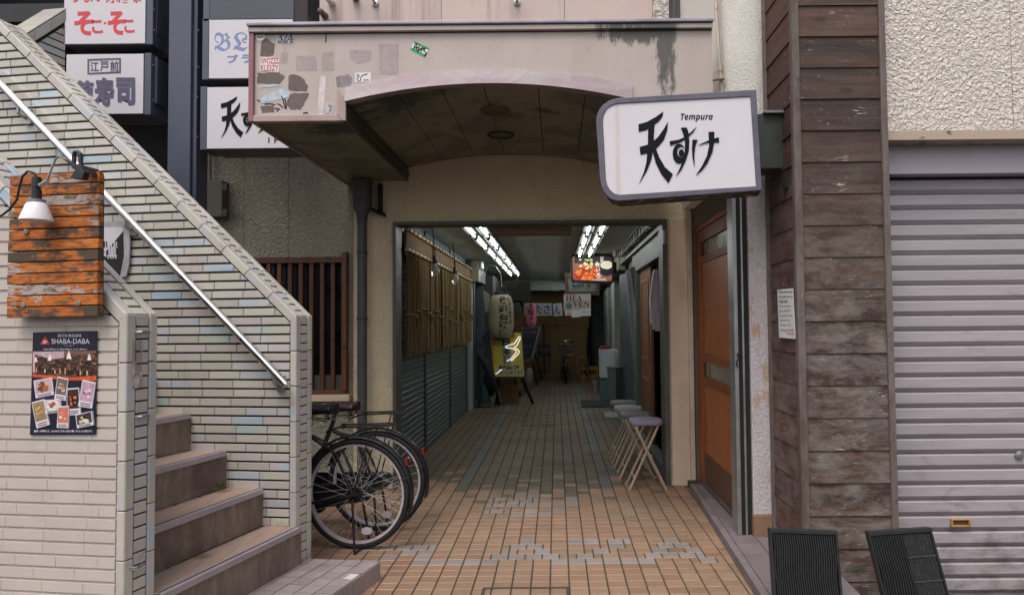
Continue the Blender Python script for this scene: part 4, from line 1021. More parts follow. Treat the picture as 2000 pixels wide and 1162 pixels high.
m = MB(); m.fpoly(FT, I, -.03, -.008)
t = NT('sign_acrylic'); n = t.noise(2.5, t.co(), 5); X, Yy, Z = t.xyz()
st_ = t.math('MULTIPLY', t.rng(t.math('ABSOLUTE', t.math('ADD', X, .365)), .022, .0), t.rng(t.noise(4, t.co((1, 1, .4))), .3, .7, .2, .6))
col = t.mix(t.rng(n, .3, .7), srgb(216, 210, 215, .85), srgb(222, 216, 220, .85)); ACR = t.done(t.mix(st_, col, srgb(200, 172, 140, .8)), .28)
m.build('face', ACR, ts)
TEN = [[(478, 370), (555, 348), (630, 305), (695, 258), (688, 300), (655, 345), (600, 388), (545, 420), (480, 436)], [(562, 400), (618, 375), (612, 480), (618, 560), (600, 600), (560, 580)],
       [(488, 568), (560, 548), (600, 525), (650, 480), (700, 410), (735, 348), (730, 420), (700, 505), (650, 565), (610, 600), (560, 622), (495, 636)],
       [(555, 600), (605, 600), (590, 680), (550, 780), (482, 890), (525, 790), (548, 700)], [(600, 600), (632, 585), (660, 660), (710, 745), (778, 805), (740, 882), (680, 810), (630, 710)]]
SU_ = [[(750, 518), (830, 505), (890, 478), (940, 435), (985, 390), (955, 440), (910, 482), (850, 525), (755, 556)], [(848, 400), (900, 398), (915, 440), (922, 520), (918, 600), (890, 690), (850, 770), (805, 824), (838, 755), (868, 680), (883, 600), (884, 520), (868, 450)],
       ]
KE = [[(950, 505), (995, 505), (975, 560), (966, 640), (968, 742), (950, 660), (945, 580)], [(1000, 552), (1080, 515), (1180, 482), (1182, 528), (1095, 528)], [(1090, 437), (1140, 435), (1140, 520), (1125, 610), (1080, 710), (1030, 775), (980, 812), (1030, 740), (1075, 650), (1095, 560)]]
def glyphs(F, parent, T, w, mt, name='lettering'):
    m = MB(); k = 0
    for p in TEN + SU_ + KE:
        m.ppoly(F, T(p), w - .002, w + k * .00025); k += 1
    n = 26; o1 = [F.uv(*q) for q in T([(833 + 56 * math.cos(6.2832 * i / n), 626 + 86 * math.sin(6.2832 * i / n)) for i in range(n)])]
    i1 = [F.uv(*q) for q in T([(852 + 36 * math.cos(6.2832 * i / n), 612 + 48 * math.sin(6.2832 * i / n)) for i in range(n)])]
    ring(m, F, o1, i1, w - .002, w + k * .00025)
    m.ppoly(F, T([(853 + 24 * math.cos(6.2832 * i / n), 622 + 32 * math.sin(6.2832 * i / n)) for i in range(n)]), w - .002, w + .0004 + k * .00025)
    return m.build(name, mt, parent)
glyphs(FT, ts, z7, -.004, navy)
q = z7([(848, 280), (1128, 355)]); text('𝙏𝙚𝙢𝙥𝙪𝙧𝙖', FT, (q[0][0], q[0][1] - 1, q[1][0], q[1][1] - 2), navy, ts, w=-.005, bold=.0)
m = MB(); m.box(aY(1480, 222, 4.12), aY(1541, 343, 4.32)); m.build('bracket_box', M('dark_green_box', srgb(52, 60, 56, .8), .5, .3, 6, dirt=.5, dcol=(.08, .05, .03)), ts, bevel=.006)
m = MB(); a = aY(1492, 215, 4.1); c = aY(1546, 211, 4.1); m.box((a.x, 4.09, a.z - .022), (c.x - .012, 4.34, a.z - .005)); m.build('bracket_cap', M('galvanised', srgb(150, 142, 150, .8), .4, .2, metal=.5), ts, bevel=.003)
# steel post with brackets
BLUE = M('slate_blue_paint', srgb(82, 86, 104, .8), .45, .15, 3, .08, 40, dirt=.15)
YP = 5.0
BOLT = M('bolt', (.03, .03, .035), .5)
po = thing('sign_post', 'tall slate blue steel post with welded side brackets carrying sign boxes', 'post', (aY(350, 600, YP).x, YP + .1, 0))
xa, xb = aY(327, 300, YP).x, aY(371, 300, YP).x
m = MB(); m.box((xa, YP, 0), (xb, YP + .22, 5.2)); m.box((xb + .001, YP + .03, 0), (xb + .03, YP + .2, 5.2)); m.build('post', BLUE, po, bevel=.004)
m = MB()
for y0, y1, x0, x1 in ((-30, 82, 297, 327), (112, 214, 296, 327), (-40, 10, 372, 400), (47, 145, 372, 397), (180, 280, 372, 395)):
    p, q = aY(x0, y0, YP + .03), aY(x1, y1, YP + .17); m = MB(); m.box((p.x, YP + .03, q.z), (q.x, YP + .17, p.z)); m.build('bracket', BLUE, po, bevel=.003)
m = MB()
for px, py in ((302, 20), (302, 60), (300, 128), (300, 196), (388, 60), (388, 132), (386, 190), (386, 268)):
    m = MB(); m.lathe(aY(px, py, YP - .005), [(.009, 0), (.007, .006)], 8, 0, (0, -1, 0)); m.build('bolt', BOLT, po)
DSB = M('sign_box_side', srgb(96, 92, 98, .8), .5, .2, 4, dirt=.3)
def sbx(x0, y0, x1, y1, label, side, mt=lav, name='sign_box'):
    a, b_ = aY(x0, y0, YP - .02), aY(x1, y1, YP - .02)
    r = thing(name, label, 'sign', ((a.x + b_.x) / 2, YP, b_.z))
    m = MB(); m.box((a.x, YP, b_.z), (b_.x, YP + .26, a.z)); m.build('box', DSB, r, bevel=.003)
    m = MB(); m.box((a.x + .004, YP - .02, b_.z + .004), (b_.x - .004, YP - .001, a.z - .004)); m.build('face', mt, r)
    m = MB()
    if side > 0: m.box((b_.x + .001, YP - .015, b_.z - .004), (b_.x + .05, YP + .2, a.z + .004))
    else: m.box((a.x - .05, YP - .015, b_.z - .004), (a.x - .001, YP + .2, a.z + .004))
    m.build('end_frame', BLUE, r, bevel=.003); return r
FB = FY(YP - .0205)
SRED = M('sign_red', srgb(206, 50, 62), .4, .12); SVIO = M('sign_violet', srgb(86, 80, 104), .45, .2); SBLU = M('sign_blue', srgb(116, 132, 178), .45, .12); SGR = M('sign_shadow', srgb(120, 116, 134), .5)
s = sbx(125, -22, 284, 86, 'white sign box with bold red brush letters, topmost left of the blue post', 1)
text('うまい焼酒場', FB, (140, -24, 276, 7), SRED, s, bold=.02)
for ch, b_ in (('そ', (146, 22, 184, 70)), ('こ', (180, 40, 201, 66)), ('そ', (211, 22, 246, 69)), ('こ', (243, 39, 263, 65))): text(ch, FB, b_, SRED, s, bold=.035, sk=-.05)
m = MB(); m.lathe(FB.px(205, 46), [(.009, -.001), (.009, .001)], 12, 0, (0, -1, 0)); m.build('lettering', SRED, s)
s = sbx(129, 106, 280, 223, 'white sign box with violet brush characters and a framed line above', 1)
m = MB(); FBo = [FB.uv(*p) for p in ((171, 116), (236, 114), (236, 143), (171, 146))]; FBi = [FB.uv(*p) for p in ((174, 119), (233, 117), (233, 140), (174, 143))]; ring(m, FB, FBo, FBi, 0, .002); m.build('frame_line', SVIO, s)
for i, ch in enumerate('江戸前'): text(ch, FB, (176 + i * 19.5, 121 - i * .7, 193 + i * 19.5, 141 - i * .7), SVIO, s, bold=.025)
for ch, b_ in (('菊', (142, 158, 182, 205)), ('寿', (184, 152, 222, 209)), ('司', (227, 152, 263, 206))):
    text(ch, FB, (b_[0] + 1.5, b_[1] + 1, b_[2] + 1.5, b_[3] + 1), SGR, s, bold=.05, w=.0008); text(ch, FB, b_, SVIO, s, bold=.04, w=.0016)
s = sbx(410, -60, 574, 39, 'dark backed grey sign box at the top right of the blue post', -1, M('dark_face', srgb(74, 76, 90, .8), .4, .1))
s = sbx(408, 37, 572, 153, 'white sign box with pale blue blackletter and kana, half hidden by the canopy', -1)
text('𝕭', FB, (419, 64, 450, 100), SBLU, s, bold=-.004); text('𝕷', FB, (455, 64, 483, 100), SBLU, s, bold=-.004); text('𝕬', FB, (488, 64, 520, 100), SBLU, s)
text('ブ', FB, (444, 107, 465, 124), SBLU, s, bold=.03); text('ラ', FB, (472, 107, 492, 124), SBLU, s, bold=.03)
s = sbx(404, 170, 567, 290, 'white sign box with black brush letters and a small floor number', -1)
zz7 = lambda p: [(431 + (x - 478) * (62 / 297) * .62 + 0, 188 + (y - 258) * (82 / 630)) for x, y in p]
glyphs(FB, s, lambda p: [(432 + (x - 480) * .145, 189 + (y - 258) * .128) for x, y in p], .0035, navy)
text('1 F', FB, (524, 269, 543, 280), navy, s, bold=.02)
# ------------------------------------------------------------------ near wall: plank board, lamp, poster, tin sign
FN = Fr(S(0, TN, 0), SU); FNb = Fr(S(0, TN - .055, 0), SU)
t = NT('peeling_orange'); co = t.co((.35, 1.5, 1.5), isl=True); n = t.noise(5, co, 8, .7, .6); n2 = t.noise(24, t.co((.5, 1, 1.6), isl=True), 6, .75, 1); n3 = t.noise(7, t.co((.7, 1, 1.3), isl=True), 7, .7); r = t.isl()
col = t.ramp(n, [(.32, srgb(118, 64, 22)), (.46, srgb(176, 92, 26)), (.60, srgb(200, 114, 34)), (.74, srgb(136, 78, 34))])
n4 = t.math('ADD', n3, t.math('MULTIPLY', t.math('SUBTRACT', r, .5), .22))
col = t.mix(t.rng(n4, .57, .595), col, srgb(176, 158, 146)); col = t.mix(t.rng(n4, .455, .40), col, srgb(74, 60, 46)); col = t.mix(t.math('MULTIPLY', t.rng(n2, .48, .6), .85), col, srgb(76, 56, 38))
ORG = t.done(col, .65, t.math('ADD', n2, n4), .7, .008)
ob_ = thing('plank_board', 'weathered orange board of horizontal planks hung over the stair wall', 'sign board', FNb.px(108, 620))
cs = [(22, 343), (196, 335), (194, 618), (18, 622)]
cu_ = [V(FNb.uv(*p)) for p in cs]; n = 13; m = MB()
def bil(u, v):
    a = cu_[3] + (cu_[2] - cu_[3]) * u; b_ = cu_[0] + (cu_[1] - cu_[0]) * u; return a + (b_ - a) * v
for i in range(n):
    j0, j1 = random.uniform(-.008, .008), random.uniform(-.008, .008); g = .045 / n
    P = [bil(0 + j0, i / n + g), bil(1 + j1 * .4, i / n + g), bil(1 + j1 * .4, (i + 1) / n - g), bil(0 + j0, (i + 1) / n - g)]
    d = random.uniform(-.003, .003)
    m.fpoly(FNb, [tuple(p) for p in P], -.02, .008 + d)
m.build('plank', ORG, ob_, bevel=.003)
m = MB(); P = [bil(.03, .02), bil(.97, .02), bil(.97, .985), bil(.03, .985)]; m.fpoly(FNb, [tuple(p) for p in P], -.035, -.019); m.build('backing', M('backing_board', (.03, .025, .02), .9), ob_)
for px, py in ((51, 453), (46, 596), (154, 592)):
    m = MB(); m.lathe(FNb.px(px, py, .010), [(.011, -.002), (.011, .004), (.005, .006)], 14, 0, FNb.n); m.build('screw', M('screw', srgb(150, 138, 120, .7), .5, .2, 20), ob_, smooth=True)
FL = Fr(S(0, TN - .13, 0), SU)
lp = thing('clamp_lamp', 'black clip lamp with a white conical shade over the orange board', 'lamp', FL.px(72, 400))
c0 = FL.px(71, 431); c1 = FL.px(71, 396); h = (c1 - c0).length; r0 = (FL.px(107, 431) - c0).length * .70; r1 = (FL.px(90, 396) - c1).length * .66
m = MB(); m.lathe(c0, [(r0 * .97, .004), (r0, 0), (r0, .004), (r0 + (r1 * 1.05 - r0) * .5, h * .56), (r1 * 1.3, h * .85), (r1 * 1.05, h), (r1 * .9, h), (r0 * .9, .01)], 32); sh_ = m.build('shade', M('white_shade', srgb(232, 228, 230, .95), .35, .04), lp, smooth=True)
m = MB(); m.lathe(c1, [(r1 * 1.12, -.004), (r1 * 1.12, .012), (r1 * .6, .014)], 24); m.build('collar', M('grey_collar', srgb(150, 140, 140, .8), .5), sh_, smooth=True)
m = MB(); hh = FL.px(71, 346).z - c1.z; m.lathe(c1, [(r1 * .62, .012), (r1 * .62, hh * .48), (r1 * .5, hh * .5), (r1 * .5, hh * .56), (r1 * .6, hh * .58), (r1 * .58, hh * .97), (r1 * .45, hh)], 20); m.build('socket', black, lp, smooth=True)
m = MB(); m.tube([FL.px(82, 366, .01), FL.px(92, 352, .01), FL.px(98, 335, .01), FL.px(108, 312, .01), FL.px(115, 305, .01), FL.px(125, 309, .0), FL.px(145, 325, -.02)], .0045, 8); m.tube([FL.px(78, 363, .01), FL.px(94, 354, .01)], .009, 8); m.build('arm', alu, lp, smooth=True)
m = MB(); m.prism([FL.px(120, 308, .01), FL.px(150, 322, .01), FL.px(165, 336, .01), FL.px(160, 350, .01), FL.px(136, 348, .01), FL.px(146, 332, .01)], FL.n * -.03)
m.prism([FL.px(150, 320, -.0), FL.px(158, 322, 0), FL.px(164, 337, -.0), FL.px(150, 334, -.0)], FL.n * -.09)
m.tube([FL.px(146, 330, -.01), FL.px(144, 305, -.01), FL.px(146, 298, -.01), FL.px(152, 297, -.01), FL.px(157, 301, -.01), FL.px(158, 325, -.01)], .0085, 8); m.build('clamp', black, lp, bevel=.002)
m = MB(); m.tube([FL.px(72, 346), FL.px(66, 338), FL.px(54, 335), FL.px(44, 345), FL.px(38, 365), FL.px(33, 390), FL.px(20, 408), FL.px(5, 420), FL.px(-15, 428)], .0042, 8); m.build('cord', blackm, lp, smooth=True)
# poster
P0 = [(65, 649), (190, 646), (187, 848), (59, 849)]
FPo = Fr(S(0, TN - .008, 0), SU)
m = MB(); m.ppoly(FPo, P0, 0, .0015); ps = solo(m, 'poster', M('poster_navy', srgb(30, 30, 48), .35, .2, 5), 'glossy navy bar poster with tilted food snapshots on the cream wall', 'poster')
zp = lambda p: [(40 + x * .20649, 630 + y * .20649) for x, y in p]
ci = [0]
def patch(pts, colr, name='picture', w=.002, mt=None, parent=ps):
    ci[0] += 1
    m = MB(); m.ppoly(FPo, zp(pts), .0015, w + ci[0] * .00001); return m.build(name, mt or M('print_' + str(ci[0]), srgb(*colr), .4, .25, 60), parent)
wh = M('print_white', srgb(225, 218, 225, .9), .4, .05)
def tx(s_, b_, mt=wh, **k):
    q = zp([(b_[0], b_[1]), (b_[2], b_[3])]); text(s_, FPo, (q[0][0], q[0][1], q[1][0], q[1][1]), mt, ps, w=.0036, **k)
tx('高円寺 酔民酒場', (360, 108, 582, 138)); tx('SHABA-DABA', (300, 153, 660, 200), bold=.0); tx('シャバダバ', (415, 212, 512, 226)); tx('Open 6:00 pm  to  Close 2:00 am  ( L.O. 1:00 am )', (225, 243, 632, 262), bold=.01)
patch([(190, 205), (238, 128), (280, 205)], (205, 45, 50), 'triangle', .0026); tx('2F', (216, 170, 260, 196), bold=.03); tx('美味い料理と酒、SLOWに飲める落ち着いた大人の居酒屋。', (135, 1012, 688, 1036), bold=.02)
# bar photograph: shelves, hanging lamps, bottles, counter
t = NT('bar_photo'); n = t.noise(45, t.co((1, 1, 2.2)), 6, .75); v = t.n('TexVoronoi'); v.inputs['Scale'].default_value = 90; t.l(t.co((1, 1, .8)), v.inputs['Vector'])
BARP = t.done(t.ramp(n, [(.36, srgb(22, 18, 20)), (.5, srgb(54, 38, 32)), (.6, srgb(140, 92, 66)), (.72, srgb(225, 190, 165))]), .4)
patch([(122, 272), (726, 264), (722, 545), (118, 510)], 0, 'bar_photo', .0019, BARP)
patch([(132, 275), (415, 270), (416, 330), (300, 345), (140, 300)], (190, 164, 168)); patch([(415, 268), (722, 264), (722, 288), (560, 305), (416, 300)], (120, 88, 70)); patch([(118, 485), (480, 515), (722, 500), (721, 548), (460, 545), (118, 512)], (205, 88, 44)); patch([(122, 274), (140, 274), (140, 470), (120, 470)], (205, 160, 160))
for cx, cy, s_ in ((280, 335, 1), (462, 312, 1.25), (655, 330, 1), (150, 355, .8)): patch([(cx - 4, cy - 35 * s_), (cx + 4, cy - 35 * s_), (cx + 20 * s_, cy + 25 * s_), (cx - 20 * s_, cy + 25 * s_)], (238, 222, 214), 'picture', .0024)
rnd = random.Random(9)
for i in range(34):
    x = 150 + i * 16; hgt = rnd.uniform(30, 62); y = 470 + i * .9; cc = rnd.choice([(30, 26, 24), (96, 60, 34), (190, 150, 120), (60, 30, 26), (210, 190, 170), (26, 40, 30)])
    patch([(x, y), (x + 11, y), (x + 11, y - hgt * .6), (x + 7, y - hgt), (x + 4, y - hgt), (x, y - hgt * .6)], cc, 'picture', .0025)
snaps = [([(128, 548), (303, 516), (322, 680), (150, 715)], (200, 165, 165), 3), ([(358, 510), (460, 533), (432, 738), (326, 720)], (120, 100, 92), 4), ([(448, 622), (560, 612), (578, 865), (444, 878)], (60, 40, 36), 5), ([(596, 540), (720, 565), (685, 810), (553, 788)], (190, 150, 168), 6),
         ([(118, 752), (232, 720), (286, 962), (165, 998)], (150, 130, 96), 7), ([(238, 730), (390, 722), (396, 845), (250, 862)], (196, 176, 168), 8), ([(372, 790), (474, 783), (466, 996), (358, 990)], (205, 120, 96), 9), ([(536, 868), (690, 832), (705, 966), (552, 996)], (70, 58, 56), 10)]
for q, cc, sd in snaps:
    ci[0] += 20; patch(q, 0, 'snapshot', .0022, wh); a, b_, c, d = [V(p) for p in q]
    L = lambda u, v_: a + (b_ - a) * u + (d - a) * v_ + (c - b_ - d + a) * u * v_
    ci[0] += 20; patch([tuple(L(.05, .05)), tuple(L(.95, .05)), tuple(L(.95, .76)), tuple(L(.05, .76))], cc, 'picture', .0024)
    rnd = random.Random(sd); pal = {3: [(40, 34, 36), (170, 100, 60), (90, 74, 70)], 4: [(200, 196, 190), (80, 80, 60), (205, 130, 80)], 5: [(24, 20, 22), (214, 130, 72), (235, 200, 150), (220, 80, 50)], 6: [(205, 130, 165), (225, 215, 220), (90, 130, 80), (230, 190, 200)], 7: [(220, 180, 110), (120, 140, 70), (210, 150, 90)], 8: [(220, 215, 215), (90, 120, 60), (215, 170, 70), (190, 70, 50)], 9: [(150, 170, 205), (225, 225, 230), (215, 110, 80)], 10: [(225, 215, 190), (200, 190, 160), (30, 28, 30)]}[sd]
    if sd in (5, 8):
        o = L(.5, .42); rr = (b_ - a).length * .42; ci[0] += 10; patch([(o.x + rr * math.cos(k * .5236), o.y + rr * .85 * math.sin(k * .5236)) for k in range(12)], (28, 24, 26) if sd == 5 else (225, 215, 215), 'picture', .0027)
    for k in range(9):
        o = L(rnd.uniform(.28, .72), rnd.uniform(.25, .62)); rr = (b_ - a).length * rnd.uniform(.08, .17); ci[0] += 3; w_ = wob(o.x, o.y, rr, rr * rnd.uniform(.6, .95), 9, .2); patch(w_, rnd.choice(pal), 'picture', .0028)
    for k in (.84, .92):
        ci[0] += 2; patch([tuple(L(.14, k)), tuple(L(.86, k)), tuple(L(.86, k + .028)), tuple(L(.14, k + .028))], (110, 64, 70), 'caption', .0026)
# tin sign on the far wall behind the handrail
FTn = Fr(S(0, -.016, 0), SU)
m = MB(); m.ppoly(FTn, [(150, 436), (243, 432), (252, 446), (256, 470), (254, 515), (248, 540), (150, 560)], 0, .008); tn = solo(m, 'tin_sign', M('crumpled_tin', srgb(190, 186, 192, .8), .35, .3, 20, .6, 25, metal=.4), 'crumpled silver edged black and white bar sign behind the handrail', 'sign')
m = MB(); m.ppoly(FTn, [(155, 446), (240, 444), (243, 452), (185, 520), (155, 545)], .008, .0095); m.build('white_field', lav, tn)
m = MB(); m.ppoly(FTn, [(243, 452), (244, 500), (236, 541), (185, 545), (185, 520)], .008, .0095); m.build('black_field', blackm, tn)
text('真', FTn, (186, 472, 203, 485), ink, tn, w=.0105); text('𝐁', FTn, (204, 472, 213, 484), ink, tn, w=.0105); text('𝐀𝐑', FTn, (214, 472, 233, 484), lav, tn, w=.0105); text('&', FTn, (199, 486, 212, 502), lav, tn, w=.0107, bold=.02); text('黒', FTn, (212, 484, 231, 506), lav, tn, w=.0105, bold=.02)
# ------------------------------------------------------------------ inside the passage
SHG = M('shutter_green', srgb(104, 118, 118, .65), .5, .15, 4, dirt=.25); POSTG = M('shutter_post', srgb(58, 64, 64, .8), .5)
XL = -1.50
for i, (y0, y1) in enumerate(((6.36, 7.72), (7.8, 9.54), (9.62, 11.3))):
    sh = thing('passage_shutter', ('nearest grey green roller shutter below the first straw curtain', 'middle grey green roller shutter on the left of the passage', 'farthest grey green roller shutter before the white pillar')[i], 'shutter', (XL, (y0 + y1) / 2, 0), 'roller shutters along the passage')
    m = MB(); z = .02
    while z < 2.28:
        m.prism([(XL - .012, y0, z), (XL + .006, y0, z + .006), (XL + .008, y0, z + .044), (XL - .012, y0, z + .056)], (0, y1 - y0, 0)); z += .06
    m.box((XL - .03, y0, 0), (XL - .013, y1, 2.3)); m.build('slats', SHG, sh)
    m = MB(); m.box((XL - .04, y1 + .002, 0), (XL + .02, y1 + .078, 2.5)); m.build('post', POSTG, sh)
    m = MB(); m.box((XL - .05, y0, 2.3), (XL + .005, y1, 2.515)); m.build('header', M('header_panel', srgb(112, 124, 138, .8), .5, .1), sh)
STRAW = M('straw', srgb(140, 118, 80, .72), .85, .3, 40, .5, 120, isl=.3); REED = NT('reed'); n = REED.noise(60, REED.co((1, 1, 1)), 3); wv = REED.n('TexWave'); wv.bands_direction = 'Z'; wv.inputs['Scale'].default_value = 38; wv.inputs['Distortion'].default_value = .6; REED.l(REED.co(), wv.inputs['Vector'])
REED = REED.done(REED.mix(REED.math('MULTIPLY', wv.outputs['Fac'], n), srgb(96, 74, 46, .7), srgb(190, 150, 96, .8)), .85, wv.outputs['Fac'], .6, .006)
BAM = M('bamboo_rail', srgb(200, 176, 138, .8), .5, .2, 12); xb = -1.41
rnd = random.Random(21)
for i, (y0, y1) in enumerate(((6.42, 7.74), (7.86, 9.42), (9.56, 11.2))):
    cu = thing('straw_curtain', ('nearest straw rope curtain tied in bundles, hung in front of the shutter', 'middle straw rope curtain between the two hanging bulbs', 'farthest straw rope curtain ending at the white pillar')[i], 'curtain', (xb, (y0 + y1) / 2, 1.7), 'straw curtains in the passage')
    m = MB(); m.tube([(xb + .015, y0 - .05, 2.345), (xb + .015, y1 + .05, 2.345)], .02, 10); m.tube([(xb + .02, y0 - .05, 2.15), (xb + .02, y1 + .05, 2.15)], .02, 10); m.build('rail', BAM, cu, smooth=True)
    y = y0
    while y < y1:
        for dy, z_ in ((0, 2.345), (.05, 2.15)): m = MB(); m.torus((xb + .018, y + dy, z_), .023, .005, (0, 1, 0), 10, 5); m.build('tie', blackm, cu)
        y += .2
    m = MB(); m.box((xb - .02, y0, 2.10), (xb + .004, y1, 2.37)); m.build('woven_band', REED, cu)
    m = MB(); nb = 7; w = (y1 - y0) / nb
    for b_ in range(nb):
        yc = y0 + w * (b_ + .5); kz_ = rnd.uniform(1.42, 1.68) if i else rnd.uniform(1.52, 1.62); zb = 1.15 + rnd.uniform(-.03, .03) - .0
        for q in range(13):
            oy = rnd.uniform(-.46, .46) * w; ox = rnd.uniform(-.03, .03); ang = rnd.uniform(.3, .55)
            r_ = rnd.uniform(.008, .0125)
            pts = [(xb + ox * .6, yc + oy, 2.12), (xb + ox * .9, yc + oy * .85, 1.9), (xb + ox * .8, yc + oy * ang, kz_), (xb + ox, yc + oy * .62, kz_ - .18), (xb + ox + rnd.uniform(-.01, .01), yc + oy * .7, zb + rnd.uniform(-.03, .03))]
            m.tube(pts, r_, 5)
        mk = MB(); mk.torus((xb, yc, kz_), .042, .013, (0, 0, 1), 14, 6, sq=1.2); mk.tube([(xb + .04, yc, kz_), (xb + .05, yc + .03, kz_ - .09)], .007, 5); mk.build('knot', STRAW, cu, smooth=True)
    m.build('strands', STRAW, cu, smooth=True)
GLB = NT('bulb_glass'); GLB.b.inputs['Transmission Weight'].default_value = .9; GLB.b.inputs['IOR'].default_value = 1.3; GLB = GLB.done(srgb(230, 230, 225), .08)
for i, (px, py, y) in enumerate(((850, 530, 7.8), (889, 547, 9.5))):
    x = -1.33; c = aY(px, py, 1333 * 1.33 / (1086 - px)); lb = thing('hanging_bulb', ('clear light bulb hanging beside the first straw curtain', 'clear light bulb hanging after the second straw curtain')[i], 'light bulb', c, 'bare bulbs between the curtains')
    m = MB(); m.lathe(c - V((0, 0, .06)), [(.006, 0), (.035, .012), (.05, .045), (.046, .075), (.028, .12), (.022, .15)], 20); m.build('glass', GLB, lb, smooth=True)
    m = MB(); m.lathe(c + V((0, 0, .085)), [(.024, 0), (.03, .02), (.028, .07), (.012, .09)], 16); m.build('socket', black, lb, smooth=True)
    m = MB(); m.tube([c + V((0, 0, .17)), c + V((-.02, 0, .4)), c + V((-.05, .0, .62))], .006, 6); m.build('cord', blackm, lb)
# fluorescent fittings
TUBE = E('lit_tube', (.95, 1.0, .96), 12.0); TRAY = M('fitting_tray', srgb(96, 100, 98, .8), .5, .1)
def fitting(x, y, label):
    f = thing('ceiling_light', label, 'ceiling light', (x, y, 2.5), 'twin tube lights of the passage')
    m = MB(); m.box((x - .13, y, 2.49), (x + .13, y + 1.28, 2.519)); m.box((x - .02, y, 2.465), (x + .02, y + 1.28, 2.489)); m.build('tray', TRAY, f)
    m = MB(); m.box((x + .131, y, 2.47), (x + .145, y + 1.28, 2.519)); m.box((x - .145, y, 2.47), (x - .131, y + 1.28, 2.519)); m.build('edge', blackm, f)
    for sx in (-.075, .075):
        m = MB(); m.tube([(x + sx, y + .07, 2.462), (x + sx, y + 1.18, 2.462)], .0105, 12); tb_ = m.build('tube', TUBE, f, smooth=True)
        m = MB(); m.box((x + sx - .02, y + .01, 2.44), (x + sx + .02, y + .069, 2.489)); m.box((x + sx - .02, y + 1.181, 2.44), (x + sx + .02, y + 1.26, 2.489)); m.build('socket', blackm, tb_)
    return f
nm = ('nearest', 'second', 'third', 'fourth', 'fifth', 'farthest')
f0 = fitting(-.87, 6.75, 'nearest twin tube light of the long row on the left of the ceiling')
for i in range(1, 6): dup(f0, (0, 1.3 * i, 0), '%s twin tube light of the long row on the left of the ceiling' % nm[i])
for i in range(8): dup(f0, (1.31, 1.3 * i - .1, 0), '%s twin tube light of the ceiling row above the food picture sign' % (nm[:5] + ('sixth', 'seventh', 'farthest'))[i])
# emergency lamp boxes
def embox(x0, y0, x1, y1, Y, s, label):
    a, b_ = aY(x0, y0, Y), aY(x1, y1, Y); e = thing('emergency_light', label, 'wall lamp', (a + b_) / 2)
    m = MB(); m.box((a.x, Y, b_.z), (b_.x, Y + .3, a.z)); m.build('box', M('cream_box', srgb(150, 144, 122, .8), .5, .1), e, bevel=.006)
    x = b_.x if s > 0 else a.x
    for k in (0, .12):
        m = MB(); m.lathe((x + s * .035, Y + .05 + k, a.z - .16), [(.012, 0), (.035, .02), (.035, .13), (.012, .15)], 14); m.build('lamp', M('lamp_glass', srgb(200, 205, 200, .8), .2), e, smooth=True)
embox(919, 508, 935, 550, 11.35, 1, 'cream emergency light box above the white pillar on the left')
embox(1207, 478, 1222, 527, 10.2, -1, 'cream emergency light box beside the food picture sign')
# left: white pillar, teal frame, dark doorway
m = MB(); m.box((-1.58, 11.4, 0), (-1.42, 11.62, 2.3)); m.box((-1.58, 11.385, .0), (-1.425, 11.4, 2.1)); solo(m, 'passage_pillar', M('white_pillar', srgb(176, 178, 172, .8), .7, .1, dirt=.2), 'white painted pillar at the end of the straw curtains', 'pillar')
TEAL = M('teal_frame', srgb(78, 96, 98, .8), .5, .2)
dd = thing('passage_doorway', 'dark doorway in a teal grey frame behind the lanterns', 'doorway', (-1.5, 12.4, 0))
m = MB(); m.box((-1.58, 11.63, 0), (-1.40, 11.8, 2.2)); m.box((-1.58, 13.3, 0), (-1.42, 13.4, 2.2)); m.box((-1.58, 11.63, 2.2), (-1.38, 13.4, 2.45)); m.build('frame', TEAL, dd, bevel=.004)
m = MB(); m.box((-1.59, 11.8, 0), (-1.56, 13.3, 2.2)); m.build('opening', blackm, dd)
m = MB(); P = [aY(944, 566, 12.6), aY(956, 574, 12.6), aY(958, 600, 12.6), aY(948, 612, 12.6)]; m.prism(P, (0, .02, 0)); m.build('cloth', M('pale_cloth', srgb(170, 160, 148, .7), .9, .1), dd)
